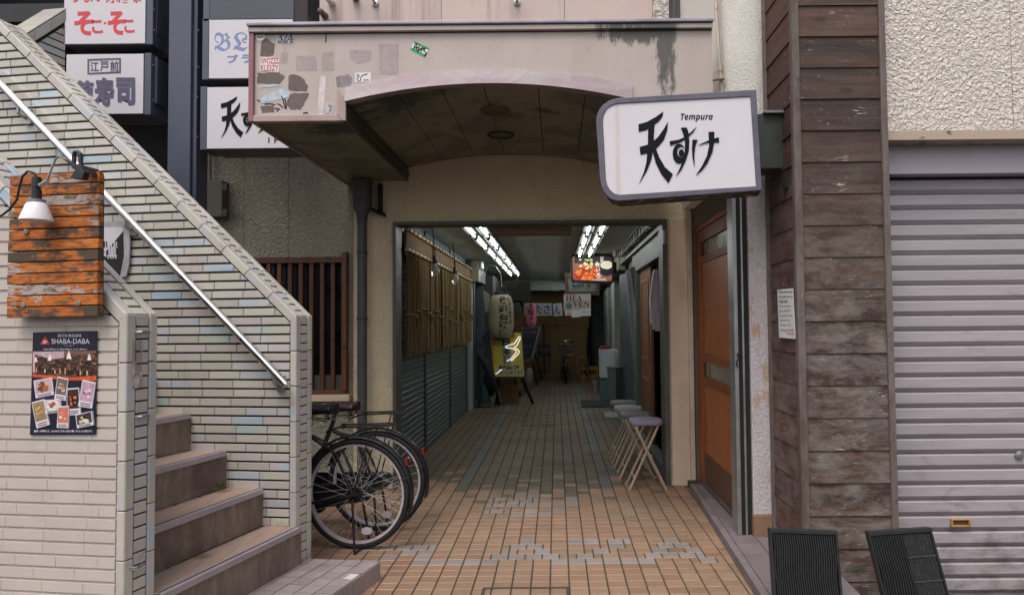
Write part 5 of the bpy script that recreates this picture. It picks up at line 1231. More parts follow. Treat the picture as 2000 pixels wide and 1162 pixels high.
# big paper lantern
class Bar:
    def __init__(s, c, prof): s.c = V(c); s.p = prof; s.n = V((0, -1, 0))
    def at(s, u, v, w=0):
        r = None
        for (r0, h0), (r1, h1) in zip(s.p[:-1], s.p[1:]):
            if h0 <= v <= h1: r = r0 + (r1 - r0) * (v - h0) / max(h1 - h0, 1e-6)
        r = (r or s.p[0][0]) + w; a = u / s.p[len(s.p) // 2][0]
        return s.c + V((math.sin(a) * r, -math.cos(a) * r, v))
def lantern(x0, y0, x1, y1, Y, colr, chars, label, lc, small=None):
    a, b_ = aY(x0, y0, Y), aY(x1, y1, Y); W, H = b_.x - a.x, a.z - b_.z; c = V(((a.x + b_.x) / 2, Y, b_.z)); rr = W / 2
    L = thing('paper_lantern', label, 'lantern', c, None); N = 44; prof = []
    for k in range(N + 1):
        t_ = k / N; e = 1 - abs(2 * t_ - 1) ** 3.2; prof.append((rr * (.55 + .45 * e ** .6) * (1 - .012 * (k % 2)), H * t_))
    m = MB(); m.lathe(c, prof, 36); m.build('shade', colr, L, smooth=True)
    m = MB(); m.lathe(c, [(rr * .52, -.03), (rr * .57, -.025), (rr * .57, .012), (rr * .5, .014)], 28); m.lathe(c + V((0, 0, H)), [(rr * .57, -.012), (rr * .57, .03), (rr * .5, .034)], 28); m.build('rim', black, L)
    m = MB(); m.tube([c + V((-rr * .4, 0, H + .03)), c + V((-rr * .3, 0, H + .14)), c + V((rr * .3, 0, H + .14)), c + V((rr * .4, 0, H + .03))], .01, 6); m.tube([c + V((0, 0, H + .14)), c + V((0, .0, 2.5))], .008, 6); m.build('hanger', black, L)
    F = Bar(c, prof); n = len(chars); u0, u1 = lc
    for i, ch in enumerate(chars):
        h = H * .94 / n; v1 = H * .96 - i * h; text(ch, F, (u0 * rr, v1 - h * .92, u1 * rr, v1), ink, L, bold=.06, w=.004, mode='uv')
    if small:
        for i, ch in enumerate(small):
            h = H * .62 / len(small); v1 = H * .93 - i * h; text(ch, F, (u1 * rr + .02, v1 - h * .85, u1 * rr + .02 + .055, v1), ink, L, bold=.02, w=.004, mode='uv')
    return L
lantern(954, 576, 1004, 660, 11.7, M('lantern_paper', srgb(176, 168, 138, .75), .8, .12, 8), '伏龍石訳亭', 'large cream paper lantern with a column of black brush characters', (-.12, .62), '日本酒専門店')
lantern(1027, 592, 1048, 639, 13.4, M('pink_lantern', srgb(222, 128, 150, .8), .8, .12, 8), 'ラーメン', 'small pink paper lantern in front of the hanging paper sheets', (-.5, .42))
m = MB(); m.tube([aY(942, 540, 11.7), aY(955, 517, 11.7), aY(968, 520, 11.7), aY(978, 535, 11.7), aY(980, 560, 11.7)], .008, 6); solo(m, 'lantern_arm', alu, 'thin curved wire arm above the cream lantern', 'bracket', smooth=True)
# easel sign in yellow
YE = 11.75
ea = thing('easel_sign', 'yellow shop sign with teal characters and a white neon squiggle on black easel legs', 'sign', aY(995, 790, YE))
FE = Fr((0, YE, 0), (1, 0, 0), (0, .12, 1)); FE.o = V((0, YE + .12 * (aY(990, 690, YE).z - 0) * -1, 0))
P = [(957, 650), (1018, 650), (1024, 735), (966, 735)]
m = MB(); m.ppoly(FE, [(955, 647), (1020, 647), (1027, 738), (963, 738)], -.02, 0); m.build('frame', black, ea)
m = MB(); m.ppoly(FE, P, 0, .004); m.build('face', M('yellow_face', srgb(214, 198, 60, .75), .5, .08), ea)
te = M('teal_ink', srgb(24, 62, 68), .5)
text('高円寺一の', FE, (966, 652, 1006, 660), redink, ea, bold=.03, w=.006)
for i, ch in enumerate('日本酒'):
    m = MB(); m.ppoly(FE, [(980 + i, 660 + i * 17.5), (997 + i, 660 + i * 17.5), (998 + i, 677 + i * 17.5), (981 + i, 677 + i * 17.5)], .004, .0055 + i * .0001) ; m.build('patch', M('grey_patch', srgb(176, 176, 150, .7), .6), ea) if i else None
    text(ch, FE, (981 + i, 661 + i * 17.5, 996 + i, 676 + i * 17.5), te, ea, bold=.06, w=.008)
vtext('お一人様大歓迎', FE, (960, 661, 967, 715), redink, ea, bold=.02, w=.006)
m = MB(); m.ppoly(FE, [(972, 714), (1015, 714), (1016, 722), (973, 722)], .004, .0056); m.ppoly(FE, [(967, 724), (1024, 724), (1024, 731), (968, 731)], .004, .0057); m.build('patch', M('pale_patch', srgb(200, 200, 180, .7), .6), ea)
text('専門居酒屋', FE, (974, 714, 1014, 722), ink, ea, bold=.03, w=.007); text('お座敷もあります', FE, (969, 724, 1022, 731), ink, ea, bold=.02, w=.007)
z8 = lambda p: [(920 + x * .1463, 640 + y * .1463) for x, y in p]
NEON = E('neon_white', (1, .97, 1), .55)
m = MB()
for p in ([(662, 122), (640, 120), (600, 180), (575, 215), (500, 235), (460, 250), (465, 268), (540, 275), (600, 300), (605, 330), (570, 370), (520, 425), (475, 445)], [(660, 140), (630, 200), (615, 235), (570, 262), (620, 285), (645, 320), (630, 350), (580, 400), (535, 445)], [(330, 618), (370, 590), (410, 555)]):
    m.tube([FE.px(*q, .02) for q in z8(p)], .0065, 7)
m.build('neon_tube', NEON, ea, smooth=True)
for i, (a, c) in enumerate((((968, 738), (974, 792)), ((1020, 738), (1041, 788)), ((975, 735), (969, 788)), ((1005, 740), (1016, 772)))):
    m = MB(); yy = YE - .05 if i < 2 else YE + .45; p, q = aY(*a, YE + .03), aZ(c[0], c[1], .0); q = V((q.x, q.y, 0)); m.bar(p, q, .045, .03); m.build('leg', black, ea)
m = MB(); a = aY(975, 748, 12.0); g0 = aZ(977, 789, 0); g1 = aZ(1011, 789, 0); m.box((g0.x, g0.y, .004), (g1.x, g0.y + .3, .47)); solo(m, 'cardboard_box', M('cardboard', srgb(140, 104, 70, .7), .85, .12), 'brown cardboard box standing under the yellow sign', 'box', bevel=.004)
# black umbrellas and net bag by the pillar
ub = thing('umbrella', 'folded black umbrella leaning beside the yellow sign', 'umbrella', aZ(955, 785, 0))
UF = M('umbrella_cloth', (.012, .013, .02), .7, .3, 30, .4, 40); Yu = 11.6
m = MB(); m.tube([aY(934, 690, Yu), aY(948, 710, Yu), aY(962, 740, Yu), aY(973, 772, Yu)], [.03, .07, .06, .015], 10); m.build('canopy', UF, ub, smooth=True)
m = MB(); m.tube([aY(936, 700, Yu), aY(928, 678, Yu), aY(930, 671, Yu), aY(937, 671, Yu), aY(940, 680, Yu)], .014, 7); m.build('handle', black, ub, smooth=True)
st_ = thing('umbrella_stand', 'black narrow rack with dark bags on a flat base beside the white pillar', 'rack', aZ(938, 797, 0))
m = MB(); g = aZ(919, 797, 0); g2 = aZ(958, 797, 0); m.box((g.x, g.y, .003), (g2.x, g.y + .25, .025)); m.build('base', black, st_)
m = MB(); m.box((aY(932, 700, g.y + .1).x, g.y + .05, .025), (aY(938, 700, g.y + .1).x, g.y + .12, .95)); m.build('pole', black, st_)
m = MB(); c = aZ(955, 785, .0); m.lathe(c, [(.05, .12), (.11, .2), (.13, .36), (.08, .5), (.03, .56)], 14); m.build('bag', UF, st_, smooth=True)
m = MB(); c = aZ(945, 786, .0); m.lathe(c, [(.13, .01), (.11, .1), (.06, .28), (.02, .4)], 14); solo(m, 'cloth_bundle', M('teal_cloth', srgb(62, 120, 108, .6), .8, .2), 'teal cloth bundle on the floor beside the white pillar', 'cloth', smooth=True)
fl = thing('flower_bunch', 'bunch of violet flowers hanging above the umbrellas', 'flowers', aY(948, 660, 11.8)); rnd = random.Random(4)
m = MB(); ml = MB()
for i in range(150):
    q = aY(948 + rnd.gauss(0, 5), 658 + rnd.gauss(0, 9), 11.8 + rnd.uniform(-.08, .08)); d = V((rnd.uniform(-1, 1), rnd.uniform(-1, 0), rnd.uniform(-1, 1))).normalized(); e = d.cross(V((0, 0, 1))).normalized() * .016; f_ = d.cross(e).normalized() * .016
    (m if i % 4 else ml).add([q - e - f_, q + e - f_, q + e + f_, q - e + f_], [(0, 1, 2, 3)])
m.build('petals', M('violet_petal', srgb(120, 100, 165, .7), .8, .3, 20), fl); ml.build('leaves', M('leaf', (.03, .06, .03), .7), fl)
# chalkboard
cb = thing('chalkboard', 'tilted blue black menu chalkboard with a pale frame on black legs', 'chalkboard', aZ(1040, 750, 0)); YK = 13.3; FK = Fr((0, YK, 0), (1, 0, 0))
m = MB(); m.ppoly(FK, [(1021, 640), (1057, 638), (1040, 702), (1018, 704)], -.02, 0); m.build('frame', M('pale_frame', srgb(120, 124, 122, .7), .6), cb)
m = MB(); m.ppoly(FK, [(1022, 642), (1052, 640), (1037, 700), (1019, 702)], 0, .005); m.build('board', M('chalk_board', srgb(34, 38, 58), .8, .2, 20), cb)
ch_ = M('chalk', srgb(120, 124, 130, .8), .9)
text('本日の酒肴', FK, (1024, 645, 1048, 652), ch_, cb, w=.006); text('日替わり定食', FK, (1024, 655, 1044, 658), ch_, cb, w=.006); text('やきとり', FK, (1023, 673, 1038, 679), ch_, cb, w=.006); text('ランチ', FK, (1022, 685, 1032, 691), ch_, cb, w=.006)
for a, c in (((1022, 704), (1024, 760)), ((1039, 702), (1049, 752)), ((1044, 690), (1059, 738))):
    m = MB(); q = aZ(c[0], c[1], 0); m.bar(aY(*a, YK + .02), q, .035, .03); m.build('leg', black, cb)
m = MB(); m.lathe(aZ(1033, 748, 0), [(.08, 0), (.1, .1), (.09, .3), (.05, .36)], 12); solo(m, 'plastic_bag', M('white_bag', srgb(190, 186, 178, .6), .6, .2, 14, .6, 14), 'pale plastic bag on the floor behind the chalkboard legs', 'bag', smooth=True)
# hanging dark board, oval sign
m = MB(); m.box(aY(986, 549, 13.0), aY(1035, 588, 13.05)); s = solo(m, 'hanging_board', M('dark_board', (.012, .010, .008), .9, .3, 8), 'dark square wooden board hung from the ceiling behind the lantern', 'sign', bevel=.004)
m = MB(); m.tube([aY(1010, 549, 13.02), aY(1010, 535, 13.02)], .012, 6); m.build('hanger', black, s)
m = MB(); c = aY(1010, 607, 12.6); m.lathe(c, [(.14, -.01), (.15, 0), (.14, .01)], 28, 0, (0, 1, 0), .55); solo(m, 'oval_sign', M('oval_black', (.016, .015, .013), .5), 'small black oval sign just right of the cream lantern', 'sign')
# plywood end wall
YW = 18.1; PLY = wood('plywood', srgb(150, 116, 72, .75), srgb(170, 134, 86, .75), 'x', .2, 0, .8, 2, None, srgb(120, 96, 66))
m = MB(); m.box((aY(1020, 600, YW).x, YW, 0), (aY(1150, 600, YW).x, YW + .04, aY(1080, 570, YW).z)); solo(m, 'plywood_wall', PLY, 'plywood hoarding closing the far end of the passage', 'wall')
m = MB(); m.box(aY(1078, 552, 18.4), aY(1092, 568, 18.45)); solo(m, 'exit_light', E('exit_green', (.02, .32, .08), .35), 'faint green light above the plywood wall', 'light')
m = MB(); m.box((-1.57, 13.5, 0), (-1.25, 18.0, 2.4)); m.build('passage_store_wall', M('store_wall', srgb(70, 74, 72, .8), .7, .3, 3), bpy.data.objects['entrance_building'])
m = MB(); m.box(aY(1002, 610, 13.8), aY(1021, 700, 13.85)); solo(m, 'orange_door', wood('small_door', srgb(120, 76, 44, .7), srgb(140, 92, 54, .7), 'z', 0), 'narrow orange brown door panel behind the oval sign', 'door')
# paper sheets with blue kana
YT = 16.8; FTt = FY(YT)
for ch, q, lb in (('き', [(1024, 592), (1041, 591), (1042, 617), (1024, 616)], 'white sheet partly hidden by the pink lantern'), ('たさ', [(1044, 592), (1077, 592), (1078, 616), (1045, 617)], 'wide white sheet with two blue kana'), ('ん', [(1080, 593), (1097, 592), (1099, 616), (1081, 618)], 'white sheet with a single blue kana at the right')):
    m = MB(); m.ppoly(FTt, q, -.004, 0); s = solo(m, 'paper_sheet', M('sheet', srgb(205, 202, 205, .8), .9, .05), lb, 'paper sign', 'paper sheets hung in the passage'); k = 2 if len(ch) > 1 else 0
    for i, c_ in enumerate(ch): text(c_, FTt, (q[0][0] + 2 + i * 16, q[0][1] + 3, q[0][0] + 15 + i * 16, q[0][1] + 21), blueink, s, bold=.02, w=.004)
m = MB(); m.tube([(-1.24, YT + .01, aY(1020, 591, YT).z), (1.15, YT + .01, aY(1140, 591, YT).z)], .006, 5); solo(m, 'hanging_wire', blackm, 'thin wire across the passage holding the paper sheets', 'wire')
# right-hand hanging signs
YH = 13.0; FH = FY(YH)
m = MB(); m.ppoly(FH, [(1103, 533), (1171, 534), (1171, 577), (1104, 576)], -.06, 0); s = solo(m, 'brown_sign', M('brown_frame', srgb(96, 72, 54, .7), .6, .2), 'brown framed sign with a pale panel behind the food picture sign', 'sign')
m = MB(); m.ppoly(FH, [(1110, 545), (1164, 545), (1164, 569), (1111, 569)], 0, .004); m.build('panel', M('grey_panel', srgb(130, 134, 134, .7), .6), s); text('Lura', FH, (1118, 542, 1154, 561), ink, s, bold=.02, w=.006); text('Book & Gallery', FH, (1121, 562, 1153, 566.5), ink, s, w=.006)
FH2 = FY(12.9); m = MB(); m.ppoly(FH2, [(1101, 575), (1154, 574), (1154, 605), (1101, 607)], -.05, 0); s = solo(m, 'white_sign', M('white_sign', srgb(196, 192, 186, .8), .6, .05), 'white sign with red serif letters below the brown framed sign', 'sign')
RD = M('deep_red', srgb(110, 30, 36), .6); text('𝐇𝐄𝐀', FH2, (1105, 576, 1137, 588), RD, s, w=.004); text('𝐕𝐄𝐍', FH2, (1119, 589, 1151, 600), RD, s, w=.004)
m = MB(); c = FH2.px(1111, 597)
for i in range(9): a = i * .698; m.prism([c + V((0, -.004 - i * .0002, 0)), c + V((math.cos(a) * .05 - math.sin(a) * .014, -.004 - i * .0002, math.sin(a) * .05 + math.cos(a) * .014)), c + V((math.cos(a) * .07, -.004 - i * .0002, math.sin(a) * .07)), c + V((math.cos(a) * .05 + math.sin(a) * .014, -.004 - i * .0002, math.sin(a) * .05 - math.cos(a) * .014))], (0, .003, 0))
m.build('emblem', M('teal_emblem', srgb(60, 130, 122), .6), s)
FH3 = FY(12.88)
for q, lb in (([(1116, 606), (1134, 605), (1134, 619), (1117, 620)], 'left blank slip of paper under the white sign'), ([(1133, 604), (1154, 602), (1154, 617), (1134, 617)], 'right slip of paper with fine writing under the white sign'), ([(1104, 607), (1116, 607), (1116, 616), (1104, 616)], 'tiny white slip with red writing under the white sign')):
    m = MB(); m.ppoly(FH3, q, -.004, 0); s = solo(m, 'paper_slip', paper, lb, 'paper', 'slips under the white sign')
    if q[0][0] == 1104: text('は', FH3, (1107, 608, 1115, 615), redink, s, w=.003, bold=.02)
    if q[0][0] == 1133: text('営業中です', FH3, (1136, 607, 1152, 611), M('faint_pen', (.25, .25, .26), .8), s, w=.003)
# food picture lightbox
YFd = 10.6; FF = FY(YFd); z9 = lambda p: [(1080 + x * .3098, 480 + y * .3098) for x, y in p]
fo = thing('food_sign', 'rounded black lightbox with a picture of fried chicken on a red plate and rice', 'sign', FF.px(1156, 525))
o_ = arc(1120, 503, 6, 6, 90, 180, 4) + arc(1122, 544, 7, 7, 180, 270, 4) + arc(1192, 548, 6, 6, 270, 360, 4) + arc(1193, 504, 6, 6, 0, 90, 4)
i_ = arc(1122, 505, 4, 4, 90, 180, 4) + arc(1124, 542, 5, 5, 180, 270, 4) + arc(1191, 545, 4, 4, 270, 360, 4) + arc(1191, 505, 4, 4, 0, 90, 4)
m = MB(); m.fpoly(FF, [FF.uv(*p) for p in o_], -.18, -.002); m.build('box', black, fo)
m = MB(); ring(m, FF, [FF.uv(*p) for p in o_], [FF.uv(*p) for p in i_], -.001, .012); m.build('frame', black, fo)
def glow(c, k=.32):
    return E('lit_print', srgb(*c), k)
m = MB(); m.fpoly(FF, [FF.uv(*p) for p in i_], -.0015, .004)
t = NT('lit_picture'); n = t.noise(6, t.co(), 4); cc = t.mix(n, srgb(120, 74, 56), srgb(176, 122, 96)); t.l(cc, t.b.inputs['Emission Color']); t.b.inputs['Emission Strength'].default_value = .3; m.build('picture', t.done(cc, .4), fo)
fz = [0]
def fp(pts, c, name='print', k=.32):
    fz[0] += 1; m = MB(); m.ppoly(FF, z9(pts), .004, .0045 + fz[0] * .00012); m.build(name, glow(c, k), fo)
ell = lambda cx, cy, rx, ry, n=22: [(cx + rx * math.cos(6.2832 * i / n), cy + ry * math.sin(6.2832 * i / n)) for i in range(n)]
fp([(135, 62), (378, 64), (378, 110), (240, 118), (135, 110)], (60, 48, 44)); fp(ell(215, 180, 82, 46), (196, 30, 22), 'plate'); fp(ell(217, 172, 72, 36), (224, 60, 30)); fp(ell(338, 150, 46, 42), (36, 34, 36), 'bowl')
rnd = random.Random(12)
for cx, cy in ((165, 190), (195, 208), (235, 205), (265, 185), (180, 160), (215, 180), (245, 165), (205, 145), (160, 170), (225, 150), (270, 165), (190, 128), (230, 128)):
    fp(wob(cx, cy, 21, 17, 10, .22), rnd.choice([(214, 88, 26), (190, 64, 20), (228, 118, 44), (160, 52, 20)]), 'chicken'); fp(wob(cx - 4, cy - 5, 8, 6, 8, .2), (238, 160, 96))
for i in range(16): cx, cy = 205 + rnd.uniform(-34, 40), 104 + rnd.uniform(-20, 42); fp(wob(cx, cy, 9, 7, 8, .3), rnd.choice([(226, 222, 170), (200, 208, 120), (236, 230, 200)]), 'salad')
fp(wob(338, 122, 40, 26, 20, .05), (236, 226, 200), 'rice'); fp([(250, 212), (330, 205), (345, 225), (240, 224)], (206, 170, 160))
wl_ = E('lit_white', (.8, .78, .74), .4)
def ft(s_, b_): 
    q = z9([(b_[0], b_[1]), (b_[2], b_[3])]); text(s_, FF, (q[0][0], q[0][1], q[1][0], q[1][1]), wl_, fo, bold=.03, w=.012)
ft('金', (262, 100, 296, 136)); ft('い', (272, 142, 298, 164)); ft('ろ', (268, 172, 300, 204)); vv = z9([(298, 70), (318, 112)]); vtext('日替り', FF, (vv[0][0], vv[0][1], vv[1][0], vv[1][1]), wl_, fo, bold=.02, w=.012)
m = MB(); m.box(aY(1197, 512, YFd + .05), aY(1222, 535, YFd + .13)); m.build('bracket', black, fo)
# right-hand side of the passage
XR = 1.0
GREYF = M('passage_frame', srgb(100, 104, 102, .8), .55, .2, 5, dirt=.3)
pd = thing('passage_door', 'open dark doorway with a panelled brown sliding door and grey surround on the right', 'door', (XR, 7.4, 0))
m = MB(); m.box((XR + .0, 6.32, 2.08), (XR + .1, 8.9, 2.3)); m.box((XR, 8.56, 0), (XR + .1, 8.9, 2.08)); m.box((XR, 6.32, 0), (XR + .12, 6.5, 2.08)); m.box((XR - .01, 6.5, 0), (XR + .1, 8.55, .09)); m.build('frame', GREYF, pd, bevel=.004)
m = MB(); m.box((XR + .055, 7.62, .09), (XR + .085, 8.55, 2.08)); lf = m.build('leaf', wood('brown_leaf', srgb(110, 72, 42, .8), srgb(134, 92, 56, .8), 'z', 0), pd)
m = MB()
for z0_, z1_ in ((.25, .8), (1.0, 1.95)): m.box((XR + .045, 7.75, z0_), (XR + .054, 7.79, z1_)); m.box((XR + .045, 8.38, z0_), (XR + .054, 8.42, z1_)); m.box((XR + .045, 7.79, z0_), (XR + .054, 8.38, z0_ + .04)); m.box((XR + .045, 7.79, z1_ - .04), (XR + .054, 8.38, z1_))
m.build('moulding', DOORF, lf)
m = MB(); m.box((XR + .3, 6.4, 0), (XR + .32, 7.7, 2.2)); m.box((XR + .1, 7.7, .09), (XR + .12, 8.55, 2.2)); m.box((XR + .1, 6.35, 0), (XR + .31, 6.4, 2.2)); m.build('opening', blackm, pd)
# white shirt on a hanger
YS = 6.75; shc = thing('white_shirt', 'white shirt hanging in the dark doorway on the right', 'shirt', aY(1280, 585, YS))
z10 = lambda p: [(1080 + x * .3098, 480 + y * .3098) for x, y in p]
out = [(640, 150), (665, 150), (678, 180), (682, 260), (678, 400), (684, 470), (676, 538), (646, 538), (640, 505), (632, 528), (630, 500), (618, 490), (612, 380), (610, 330), (618, 270), (626, 200), (632, 165)]
m = MB(); F_ = FY(YS); m.ppoly(F_, z10(out), -.05, .02); m.build('cloth', M('shirt_cloth', srgb(205, 202, 205, .8), .9, .12, 6, .9, 9, .03, st=(3, 1, .5)), shc, bevel=.012)
m = MB(); m.ppoly(F_, z10([(652, 165), (672, 190), (670, 420), (655, 440), (650, 300)]), .021, .03); m.build('sleeve', M('shirt_sleeve', srgb(190, 188, 192, .8), .9, .12, 6), shc, bevel=.004)
m = MB(); c = aY(1283, 526, YS); m.tube([c + V((0, 0, .0)), c + V((0, 0, .05)), c + V((.02, 0, .07)), c + V((.03, 0, .05))], .004, 6); m.build('hanger', black, shc)
# duct rack over the doors, wall panels, leaning boards
rk = thing('wire_rack', 'dark metal rack full of wires above the doorway on the right', 'rack', (.93, 7.5, 2.38))
m = MB()
for z in (2.36, 2.48): m.tube([(.9, 6.4, z), (.9, 9.6, z)], .009, 6); m.tube([(.97, 6.4, z), (.97, 9.6, z)], .009, 6)
y = 6.5
while y < 9.6: m.tube([(.9, y, 2.36), (.9, y, 2.48)], .006, 5); m.tube([(.9, y, 2.36), (.97, y, 2.36)], .006, 5); y += .25
for k in range(4): m.tube([(.92 + k * .012, 6.35 + i * .35, 2.375 + .02 * math.sin(i * 1.7 + k * 2)) for i in range(10)], .008, 5)
m.build('frame', black, rk)
m = MB(); m.tube([aY(1302, 440, 6.2), aY(1294, 447, 6.2), aY(1292, 458, 6.2), aY(1296, 468, 6.2), aY(1300, 478, 6.2)], .008, 6); cc_ = solo(m, 'cable', alu, 'small white cable and clip at the top right corner of the opening', 'cable'); m = MB(); m.lathe(aY(1298, 463, 6.05), [(.018, -.06), (.018, .06)], 10); m.build('clip', alu, cc_)
WP = M('blue_grey_panel', srgb(78, 88, 96, .75), .5, .15, 3)
m = MB(); m.box((1.06, 8.92, 0), (1.16, 9.9, 2.3)); m.box((1.12, 9.95, 0), (1.3, 12.0, 2.3)); m.build('passage_panel', WP, bpy.data.objects['entrance_building'], bevel=.004)
for i, (p, q, w, lb) in enumerate((((1229, 512), (1222, 803), .13, 'tall pale grey board leaning against the passage wall'), ((1241, 505), (1233, 800), .05, 'narrow dark grey board leaning beside the pale one'))):
    m = MB(); a = aX(p[0], p[1], 1.03); c = aZ(q[0], q[1], 0); m.bar((.97, 9.15 - i * .5, 2.14), (c.x, 9.0 - i * .5, .005), .06, w, 0, (0, 1, 0)); solo(m, 'leaning_board', M('grey_board', srgb(122, 126, 130, .8), .6, .12) if i == 0 else M('dark_board_grey', srgb(74, 78, 80, .8), .6), lb, 'board', bevel=.003)
WJ = M('white_jamb', srgb(170, 172, 164, .8), .6, .1)
for p, q in (((1.18, 12.05, 0), (1.34, 12.5, 2.3)), ((1.16, 13.6, 0), (1.34, 14.3, 2.35)), ((1.18, 15.6, 0), (1.34, 15.9, 2.35))):
    m = MB(); m.box(p, q); m.build('white_jamb', WJ, bpy.data.objects['entrance_building'])
m = MB(); z = .1
while z < 2.3: m.box((1.2, 14.32, z), (1.23, 15.58, z + .055)); m.box((1.2, 16.0, z), (1.23, 17.2, z + .055)); z += .075
solo(m, 'louvre_shutter', M('louvre', srgb(120, 132, 130, .8), .6, .1), 'louvred grey shutters deep in the passage on the right', 'shutter')
# refrigerator, bins, crate, mats
fr = thing('refrigerator', 'small white refrigerator near the end of the passage', 'refrigerator', aZ(1190, 778, 0))
a, b_ = aY(1172, 683, 12.7), aY(1208, 738, 12.7); m = MB(); m.box((a.x, 12.7, b_.z), (b_.x, 13.15, a.z)); m.build('body', M('fridge_white', srgb(214, 220, 224, .85), .3, .05), fr, bevel=.01)
m = MB(); m.box((b_.x - .06, 12.685, b_.z + .05), (b_.x - .03, 12.699, a.z - .06)); m.build('handle', alu, fr)
cr = thing('storage_crate', 'green lidded blue plastic crate under the white refrigerator', 'crate', aZ(1190, 781, 0))
m = MB(); m.box((aY(1174, 781, 12.72).x, 12.72, .005), (aY(1207, 781, 12.72).x, 13.12, .4)); m.build('bin', M('crate_blue', srgb(110, 140, 150, .7), .5, .2), cr, bevel=.008)
m = MB(); m.box((aY(1173, 781, 12.7).x, 12.7, .401), (aY(1208, 781, 12.7).x, 13.14, b_.z - .005)); m.build('lid', M('crate_green', srgb(30, 92, 74, .7), .5), cr, bevel=.006)
m = MB(); m.box(aY(1173, 676, 12.8), aY(1190, 683, 13.0)); solo(m, 'red_box', M('red_box', srgb(150, 40, 50, .7), .6), 'red box on top of the white refrigerator', 'box', bevel=.004)
g = aZ(1202, 797, 0); rb = thing('rubbish_bin', 'grey plastic rubbish bin in front of the refrigerator', 'bin', g)
m = MB(); m.lathe(g, [(.1, 0), (.105, .01), (.135, .66), (.145, .665), (.145, .7), (.13, .7)], 4, 0, (0, 0, 1)); m.build('body', M('bin_grey', srgb(112, 116, 114, .75), .6, .12), rb, bevel=.01)
m = MB(); g = aZ(1163, 765, 0); m.lathe(g, [(.07, 0), (.07, .22), (.075, .23)], 16); solo(m, 'metal_can', alu, 'small grey can on the floor left of the refrigerator crate', 'can')
yc = thing('beer_crate', 'yellow plastic bottle crate by the plywood wall', 'crate', aZ(1150, 739, 0)); a, b_ = aZ(1132, 739, 0), aZ(1168, 739, 0)
YCm = M('crate_yellow', srgb(196, 140, 40, .75), .5, .12); m = MB(); y0 = min(a.y, 17.6); h_ = aY(1150, 716, y0).z
m.box((a.x, y0, 0), (b_.x, y0 + .03, .12)); m.box((a.x, y0, h_ - .09), (b_.x, y0 + .03, h_))
for i in range(7): x = a.x + (b_.x - a.x - .03) * i / 6; m.box((x, y0 + .002, .12), (x + .03, y0 + .028, h_ - .09))
m.box((a.x, y0 + .3, 0), (b_.x, y0 + .33, h_)); m.box((a.x, y0 + .03, 0), (a.x + .03, y0 + .3, h_)); m.box((b_.x - .03, y0 + .03, 0), (b_.x, y0 + .3, h_)); m.box((a.x + .03, y0 + .03, .01), (b_.x - .03, y0 + .3, .03)); m.build('crate', YCm, yc)
m = MB()
for i in range(6): m.lathe((a.x + .08 + i * (b_.x - a.x - .16) / 5, y0 + .16, .03), [(.03, 0), (.03, .2), (.012, .27), (.012, .33)], 10)
m.build('bottle', M('brown_bottle', (.02, .01, .005), .2), yc, smooth=True)
for q, mt, lb in (([(1134, 783), (1196, 783), (1196, 796), (1136, 796)], M('dark_mat', srgb(60, 62, 60, .7), .9, .2), 'dark grey mat on the floor before the rubbish bin'), ([(1180, 806), (1212, 806), (1212, 816), (1182, 816)], M('pale_mat', srgb(170, 176, 172, .8), .9, .2), 'pale rag mat on the floor beside the leaning boards')):
    P = [aZ(x, y, 0) for x, y in q]; m = MB(); m.prism([V((p.x, p.y, .005)) for p in P], (0, 0, .012)); solo(m, 'floor_mat', mt, lb, 'mat')
# chair and pole, hand truck
kk = thing('stacked_chair', 'dark chair with a pale bag on it standing beside the chalkboard', 'chair', aZ(1063, 732, 0)); Yk = 17.2; m = MB()
for px in (1051, 1074): m.bar(aY(px, 672, Yk), aY(px, 731, Yk), .04, .04); m.bar(aY(px, 690, Yk + .4), aY(px, 727, Yk + .4), .04, .04)
m.build('leg', black, kk); m = MB(); m.box(aY(1050, 690, Yk), aY(1075, 694, Yk + .42)); m.box(aY(1051, 672, Yk), aY(1074, 680, Yk + .03)); m.build('seat', black, kk)
m = MB(); m.lathe(aY(1062, 690, Yk + .2), [(.12, 0), (.14, .05), (.05, .1)], 12); m.build('bag', M('pale_bag', srgb(140, 138, 130, .6), .7), kk, smooth=True)
m = MB(); m.tube([aY(1062, 632, 17.7), aY(1063, 728, 17.7)], .02, 8); solo(m, 'dark_pole', black, 'thin dark pole standing behind the chair', 'pole')
m = MB(); m.tube([aY(1128, 730, 17.4), aY(1128, 700, 17.4), aY(1131, 696, 17.4), aY(1144, 696, 17.4), aY(1147, 700, 17.4), aY(1147, 730, 17.4)], .012, 7); solo(m, 'hand_cart', alu, 'thin metal cart handle behind the yellow crate', 'cart', smooth=True)
m = MB(); m.bar(aY(1150, 640, 17.6), aY(1146, 735, 17.5), .05, .05); solo(m, 'dark_board', black, 'dark upright board leaning right of the plywood wall', 'board')

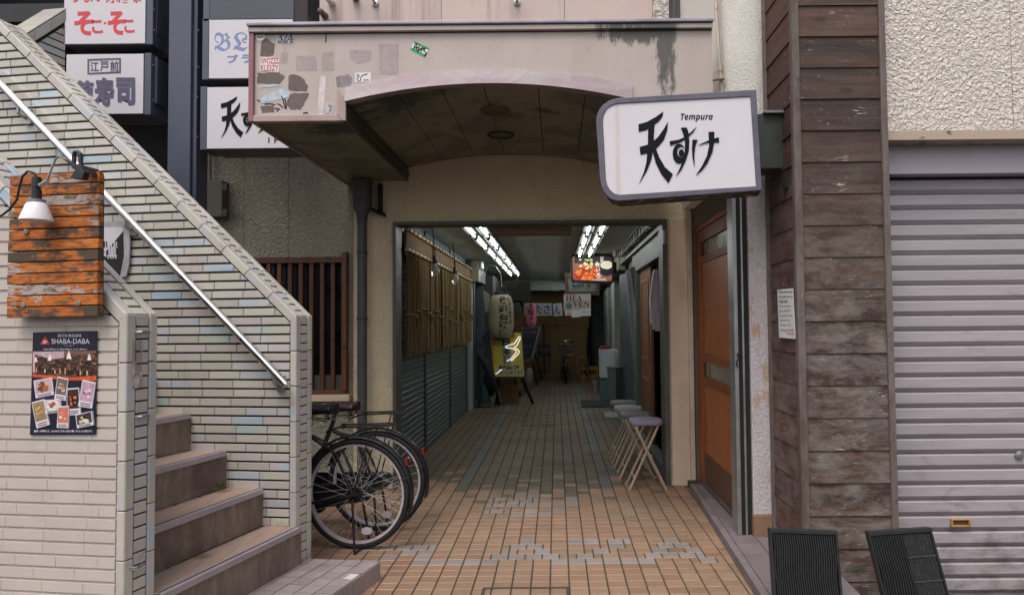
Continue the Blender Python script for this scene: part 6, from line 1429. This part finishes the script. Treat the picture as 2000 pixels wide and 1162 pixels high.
# ------------------------------------------------------------------ folding stools
LEGM = M('cream_tube', srgb(200, 180, 156, .8), .45, .2, 12, dirt=.25)
def stool(c, mt, label):
    s = thing('folding_stool', label, 'stool', c, 'folding stools along the wall'); x, y, _ = c
    m = MB(); n = 8; top = []; w, d, h = .142, .13, .60
    prof = [(w - .012, h - .048), (w, h - .04), (w + .004, h - .02), (w - .006, h - .004), (w - .05, h + .006)]
    rings = []
    for (a, z) in prof:
        rg = []; bq = a * d / w
        for k in range(32):
            t_ = 6.2832 * k / 32; cx_, sx = math.cos(t_), math.sin(t_); e = .45
            rg.append((x + a * math.copysign(abs(cx_) ** e, cx_), y + bq * math.copysign(abs(sx) ** e, sx), z))
        rings.append(rg)
    P = [p for rg in rings for p in rg]; fs = []
    for i in range(len(rings) - 1):
        for k in range(32): l = (k + 1) % 32; fs.append((i * 32 + k, i * 32 + l, (i + 1) * 32 + l, (i + 1) * 32 + k))
    fs += [tuple(range(32)), tuple((len(rings) - 1) * 32 + k for k in range(32))]
    m.add(P, fs); m.build('seat', mt, s, smooth=True)
    for sx, dy in ((1, 0), (-1, .018)):
        for yy in (-.11, .09):
            m = MB(); m.tube([(x - sx * .10, y + yy + dy, h - .05), (x + sx * .155, y + yy * 1.15 + dy, .012)], .0115, 10); m.lathe((x + sx * .155, y + yy * 1.15 + dy, .0), [(.014, .004), (.014, .03)], 10); m.build('leg', LEGM, s, smooth=True)
        m = MB(); m.tube([(x + sx * .115, y - .12 + dy, .11), (x + sx * .115, y + .10 + dy, .11)], .009, 8); m.build('crossbar', LEGM, s, smooth=True); m = MB(); m.tube([(x - sx * .09, y - .11 + dy, h - .062), (x - sx * .09, y + .10 + dy, h - .062)], .009, 8); m.build('crossbar', LEGM, s, smooth=True)
    m = MB(); m.lathe((x + .035, y - .135, h * .5), [(.008, 0), (.008, .02)], 8, 0, (0, 1, 0)); m.build('pivot', alu, s)
    return s
q0 = aZ(1258, 954, 0)
for i, (dy, xx, cc) in enumerate(((.02, .775, srgb(150, 146, 168, .8)), (.46, .735, srgb(120, 116, 112, .8)), (.92, .72, srgb(160, 160, 164, .8)), (1.36, .72, srgb(112, 116, 116, .8)))):
    stool((xx, 6.02 + dy, 0), M('vinyl_%d' % i, cc, .45, .1, 6, .15, 60), ('front folding stool with a lavender grey padded seat and crossed cream legs', 'second folding stool, its seat brownish grey', 'third folding stool with a pale grey seat', 'rearmost folding stool with a dark grey seat')[i])

# ------------------------------------------------------------------ bicycles
FRM = M('bicycle_black', (.014, .014, .016), .3, .3, 20); RIMM = M('rim_alloy', srgb(190, 178, 182, .85), .35, .1, 20); SPK = M('spoke', srgb(210, 205, 198, .85), .3, .1)
RF = M('red_reflector', (.16, .01, .01), .15); WRF = M('white_reflector', srgb(205, 190, 200, .85), .3)
def wheel(root, cx, r, rear):
    c = V((cx, 0, r)); w = bpy.data.objects.new('wheel', None)
    m = MB(); m.torus(c, r - .021, .021, (0, 1, 0), 72, 10); wo = m.build('wheel', rubber, root, smooth=True)
    m = MB(); ri = r - .043; n = 72; P = []
    for k in range(n):
        a = 6.2832 * k / n
        for rr, y in ((ri + .006, -.013), (ri - .009, -.010), (ri - .009, .010), (ri + .006, .013)): P.append(c + V((math.cos(a) * rr, y, math.sin(a) * rr)))
    m.add(P, [(4 * k + j, 4 * k + (j + 1) % 4, 4 * ((k + 1) % n) + (j + 1) % 4, 4 * ((k + 1) % n) + j) for k in range(n) for j in range(4)]); m.build('rim', RIMM, wo, smooth=True)
    m = MB(); ns = 32
    for k in range(ns):
        a = 6.2832 * k / ns; s = -1 if k % 2 else 1; d = (.55 if (k // 2) % 2 else -.55); hr = .027
        m.tube([c + V((math.cos(a + d * 2.2) * hr, s * .03, math.sin(a + d * 2.2) * hr)), c + V((math.cos(a) * (ri - .016), s * .004, math.sin(a) * (ri - .016)))], .00095, 4, cap=False)
    m.build('spokes', SPK, wo)
    m = MB(); m.lathe(c, [(.01, -.06), (.016, -.058), (.02, -.04), (.05 if rear else .03, -.038), (.05 if rear else .03, -.012), (.02, -.01), (.02, .02), (.032, .022), (.032, .035), (.01, .06)], 20, 0, (0, 1, 0)); m.build('hub', FRM, wo, smooth=True)
    m = MB(); e = c + V((.07, -.014, -.235)) if rear else c + V((-.1, -.014, .2)); m.lathe(e, [(.024, 0), (.024, .008)], 14, 0, (0, 1, 0), 1.5); m.build('spoke_reflector', WRF, wo)
    return wo
def bicycle(loc, rz, label, seat_mat, r, seat_z, rackh):
    b = thing('bicycle', label, 'bicycle', (0, 0, 0)); wb = 1.13
    wheel(b, 0, r, True); wheel(b, -wb, r, False)
    bb = V((-.50, 0, .29)); st = V((-.315, 0, seat_z - .13)); hd = V((-wb + .22, 0, .86)); hl = V((-wb + .17, 0, .64)); m = MB()
    m.tube([bb, st], .016, 10); m.tube([bb, V((-.8, 0, .38)), hl], .018, 10); m.tube([V((-.43, 0, .5)), V((-.8, 0, .56)), hl + V((.02, 0, .1))], .014, 10); m.tube([hl, hd], .019, 10)
    for s in (-1, 1):
        m.tube([bb + V((0, s * .02, 0)), V((-.3, s * .05, .3)), V((0, s * .062, r))], .011, 8); m.tube([st + V((.0, s * .015, -.08)), V((-.12, s * .055, .62)), V((0, s * .062, r))], .009, 8)
        m.tube([hl + V((0, s * .02, -.02)), V((-wb + .1, s * .052, .5)), V((-wb, s * .055, r))], .011, 8)
    m.build('frame', FRM, b, smooth=True)
    m = MB(); m.tube([st, V((-.285, 0, seat_z - .05))], .013, 10); m.build('seat_post', alu, b, smooth=True)
    # saddle
    P = []; fs = []; n = 14; K = 20
    for i in range(n + 1):
        t_ = i / n; x = -.40 + .265 * t_; hw = .022 + .083 * (t_ ** 1.6) * (1 if t_ < .86 else math.sqrt(max(.02, 1 - ((t_ - .86) / .145) ** 2))); zt = seat_z - .012 + .012 * t_ * t_
        for k in range(K):
            a = 6.2832 * k / K; y = math.cos(a) * hw; z = zt - .035 + math.sin(a) * (.035 if math.sin(a) > 0 else .03); P.append((x, y, z))
    for i in range(n):
        for k in range(K): l = (k + 1) % K; fs.append((i * K + k, i * K + l, (i + 1) * K + l, (i + 1) * K + k))
    fs += [tuple(range(K)), tuple(n * K + k for k in range(K))]; m = MB(); m.add(P, fs); sa = m.build('saddle', seat_mat, b, smooth=True)
    m = MB()
    for s in (-1, 1):
        c = [V((-.18 + .012 * math.cos(q * .8) * 1.3, s * .05 + .012 * math.sin(q * .8), seat_z - .10 + q * .0022)) for q in range(18)]; m.tube(c, .004, 5)
        m.tube([V((-.36, s * .02, seat_z - .085)), V((-.28, s * .03, seat_z - .1)), V((-.18, s * .05, seat_z - .105))], .004, 5)
    m.build('spring', black, sa)
    # mudguard, stays, rack, stand, lamp
    for cx, a0, a1 in ((0, -18, 165), (-wb, 35, 205)):
        m = MB(); N = 40; P = []
        for i in range(N + 1):
            a = R(a0 + (a1 - a0) * i / N)
            for y, d in ((-.03, .008), (-.018, .02), (0, .024), (.018, .02), (.03, .008)): P.append((cx + math.cos(a) * (r + d), y, r + math.sin(a) * (r + d)))
        m.add(P, [(5 * i + j, 5 * i + j + 1, 5 * i + j + 6, 5 * i + j + 5) for i in range(N) for j in range(4)]); m.build('mudguard', FRM, b, smooth=True)
    m = MB()
    for s in (-1, 1):
        m.tube([V((0, s * .064, r)), V((math.cos(R(18)) * (r + .015), s * .03, r + math.sin(R(18)) * (r + .015)))], .003, 6); m.tube([V((0, s * .066, r)), V((.12, s * .06, rackh - .01))], .005, 6)
    m.build('stay', FRM, b)
    m = MB()
    for s in (-1, 1): m.tube([V((-.19, s * .045, rackh - .045)), V((-.10, s * .06, rackh - .01)), V((.22, s * .06, rackh)), V((.245, s * .04, rackh)), V((.245, 0, rackh))], .006, 8)
    for x in (-.08, .03, .14): m.tube([V((x, -.06, rackh - .008)), V((x, .06, rackh - .008))], .005, 6)
    m.box((-.1, -.018, rackh - .004), (.23, .018, rackh + .004)); m.build('rack', FRM, b, smooth=True)
    m = MB()
    for s in (-1, 1): m.tube([V((.0, s * .075, r - .02)), V((.025, s * .11, .12)), V((.035, s * .12, .012))], .008, 8)
    m.tube([V((.035, -.12, .012)), V((.035, .12, .012))], .008, 8); m.build('stand', FRM, b, smooth=True)
    a = R(32); c = V((math.cos(a) * (r + .04), 0, r + math.sin(a) * (r + .04))); m = MB(); m.box(c - V((.012, .016, .026)), c + V((.010, .016, .026))); m.build('reflector', RF, b, bevel=.005)
    # chain case, crank, handlebar, basket
    m = MB(); m.prism([V((.06, .05, r + .05)), V((-.5, .05, .29 + .1)), V((-.6, .05, .29 + .06)), V((-.62, .05, .27)), V((-.55, .05, .19)), V((.05, .05, r - .06)), V((.1, .05, r))], (0, .03, 0)); m.build('chain_case', FRM, b, bevel=.006)
    m = MB(); m.lathe(bb, [(.02, -.07), (.02, .07)], 12, 0, (0, 1, 0)); m.bar(bb + V((0, -.075, 0)), bb + V((.12, -.075, -.11)), .02, .014); m.bar(bb + V((0, .085, 0)), bb + V((-.12, .085, .11)), .02, .014); m.box(bb + V((.08, -.16, -.125)), bb + V((.16, -.08, -.1))); m.box(bb + V((-.16, .09, .1)), bb + V((-.08, .17, .125))); m.build('crank', FRM, b)
    m = MB(); hz = 1.0; m.tube([hd, V((-wb + .25, 0, hz))], .012, 8); m.tube([V((-wb + .42, -.24, hz + .0)), V((-wb + .3, -.24, hz + .02)), V((-wb + .22, -.12, hz + .03)), V((-wb + .25, 0, hz)), V((-wb + .22, .12, hz + .03)), V((-wb + .3, .24, hz + .02)), V((-wb + .42, .24, hz))], .011, 8); m.build('handlebar', chrome, b, smooth=True)
    m = MB(); bx0, bx1, bz0, bz1 = -wb - .16, -wb + .12, .68, .92
    for z in (bz0, bz0 + .08, bz0 + .16, bz1):
        e = .03 * (z - bz0) / .24; m.tube([V((bx0 - e, -.16 - e, z)), V((bx1 + e, -.16 - e, z)), V((bx1 + e, .16 + e, z)), V((bx0 - e, .16 + e, z))], .004 if z < bz1 else .006, 5, closed=True)
    for i in range(8):
        x = bx0 + (bx1 - bx0) * i / 7; y = -.16 + .32 * i / 7
        for s in (-1, 1): m.tube([V((x, s * .16, bz0)), V((x, s * .19, bz1))], .0025, 4)
        m.tube([V((bx0, y, bz0)), V((bx0 - .03, y, bz1))], .0025, 4); m.tube([V((bx1, y, bz0)), V((bx1 + .03, y, bz1))], .0025, 4); m.tube([V((x, -.16, bz0)), V((x, .16, bz0))], .0025, 4)
    m.build('basket', FRM, b)
    b.location = loc; b.rotation_euler = (0, 0, rz); return b
h1 = aY(697, 956, 4.47); h2 = aY(736, 933, 4.85)
BRS = M('brown_saddle', srgb(58, 40, 40, .9), .4, .3, 20, .5, 40); BLS = M('black_saddle', (.014, .015, .02), .25)
bicycle((h1.x, 4.47, 0), R(-6), 'near black city bicycle with a shiny black saddle, parked behind the stair wall', BLS, .356, .935, .80)
bicycle((h2.x, 4.86, 0), R(-4), 'farther black city bicycle with a worn brown saddle, next to the wall', BRS, .350, .905, .83)
bk = bicycle((0, 0, 0), 0, 'dark bicycle with a front basket seen head on at the end of the passage', BLS, .33, .9, .8)
bk.location = (aZ(1103, 737, 0).x, 17.0 + 1.0 - .35, 0); bk.rotation_euler = (0, 0, R(90)); bk.location = (.22, 17.6 - .1, 0)
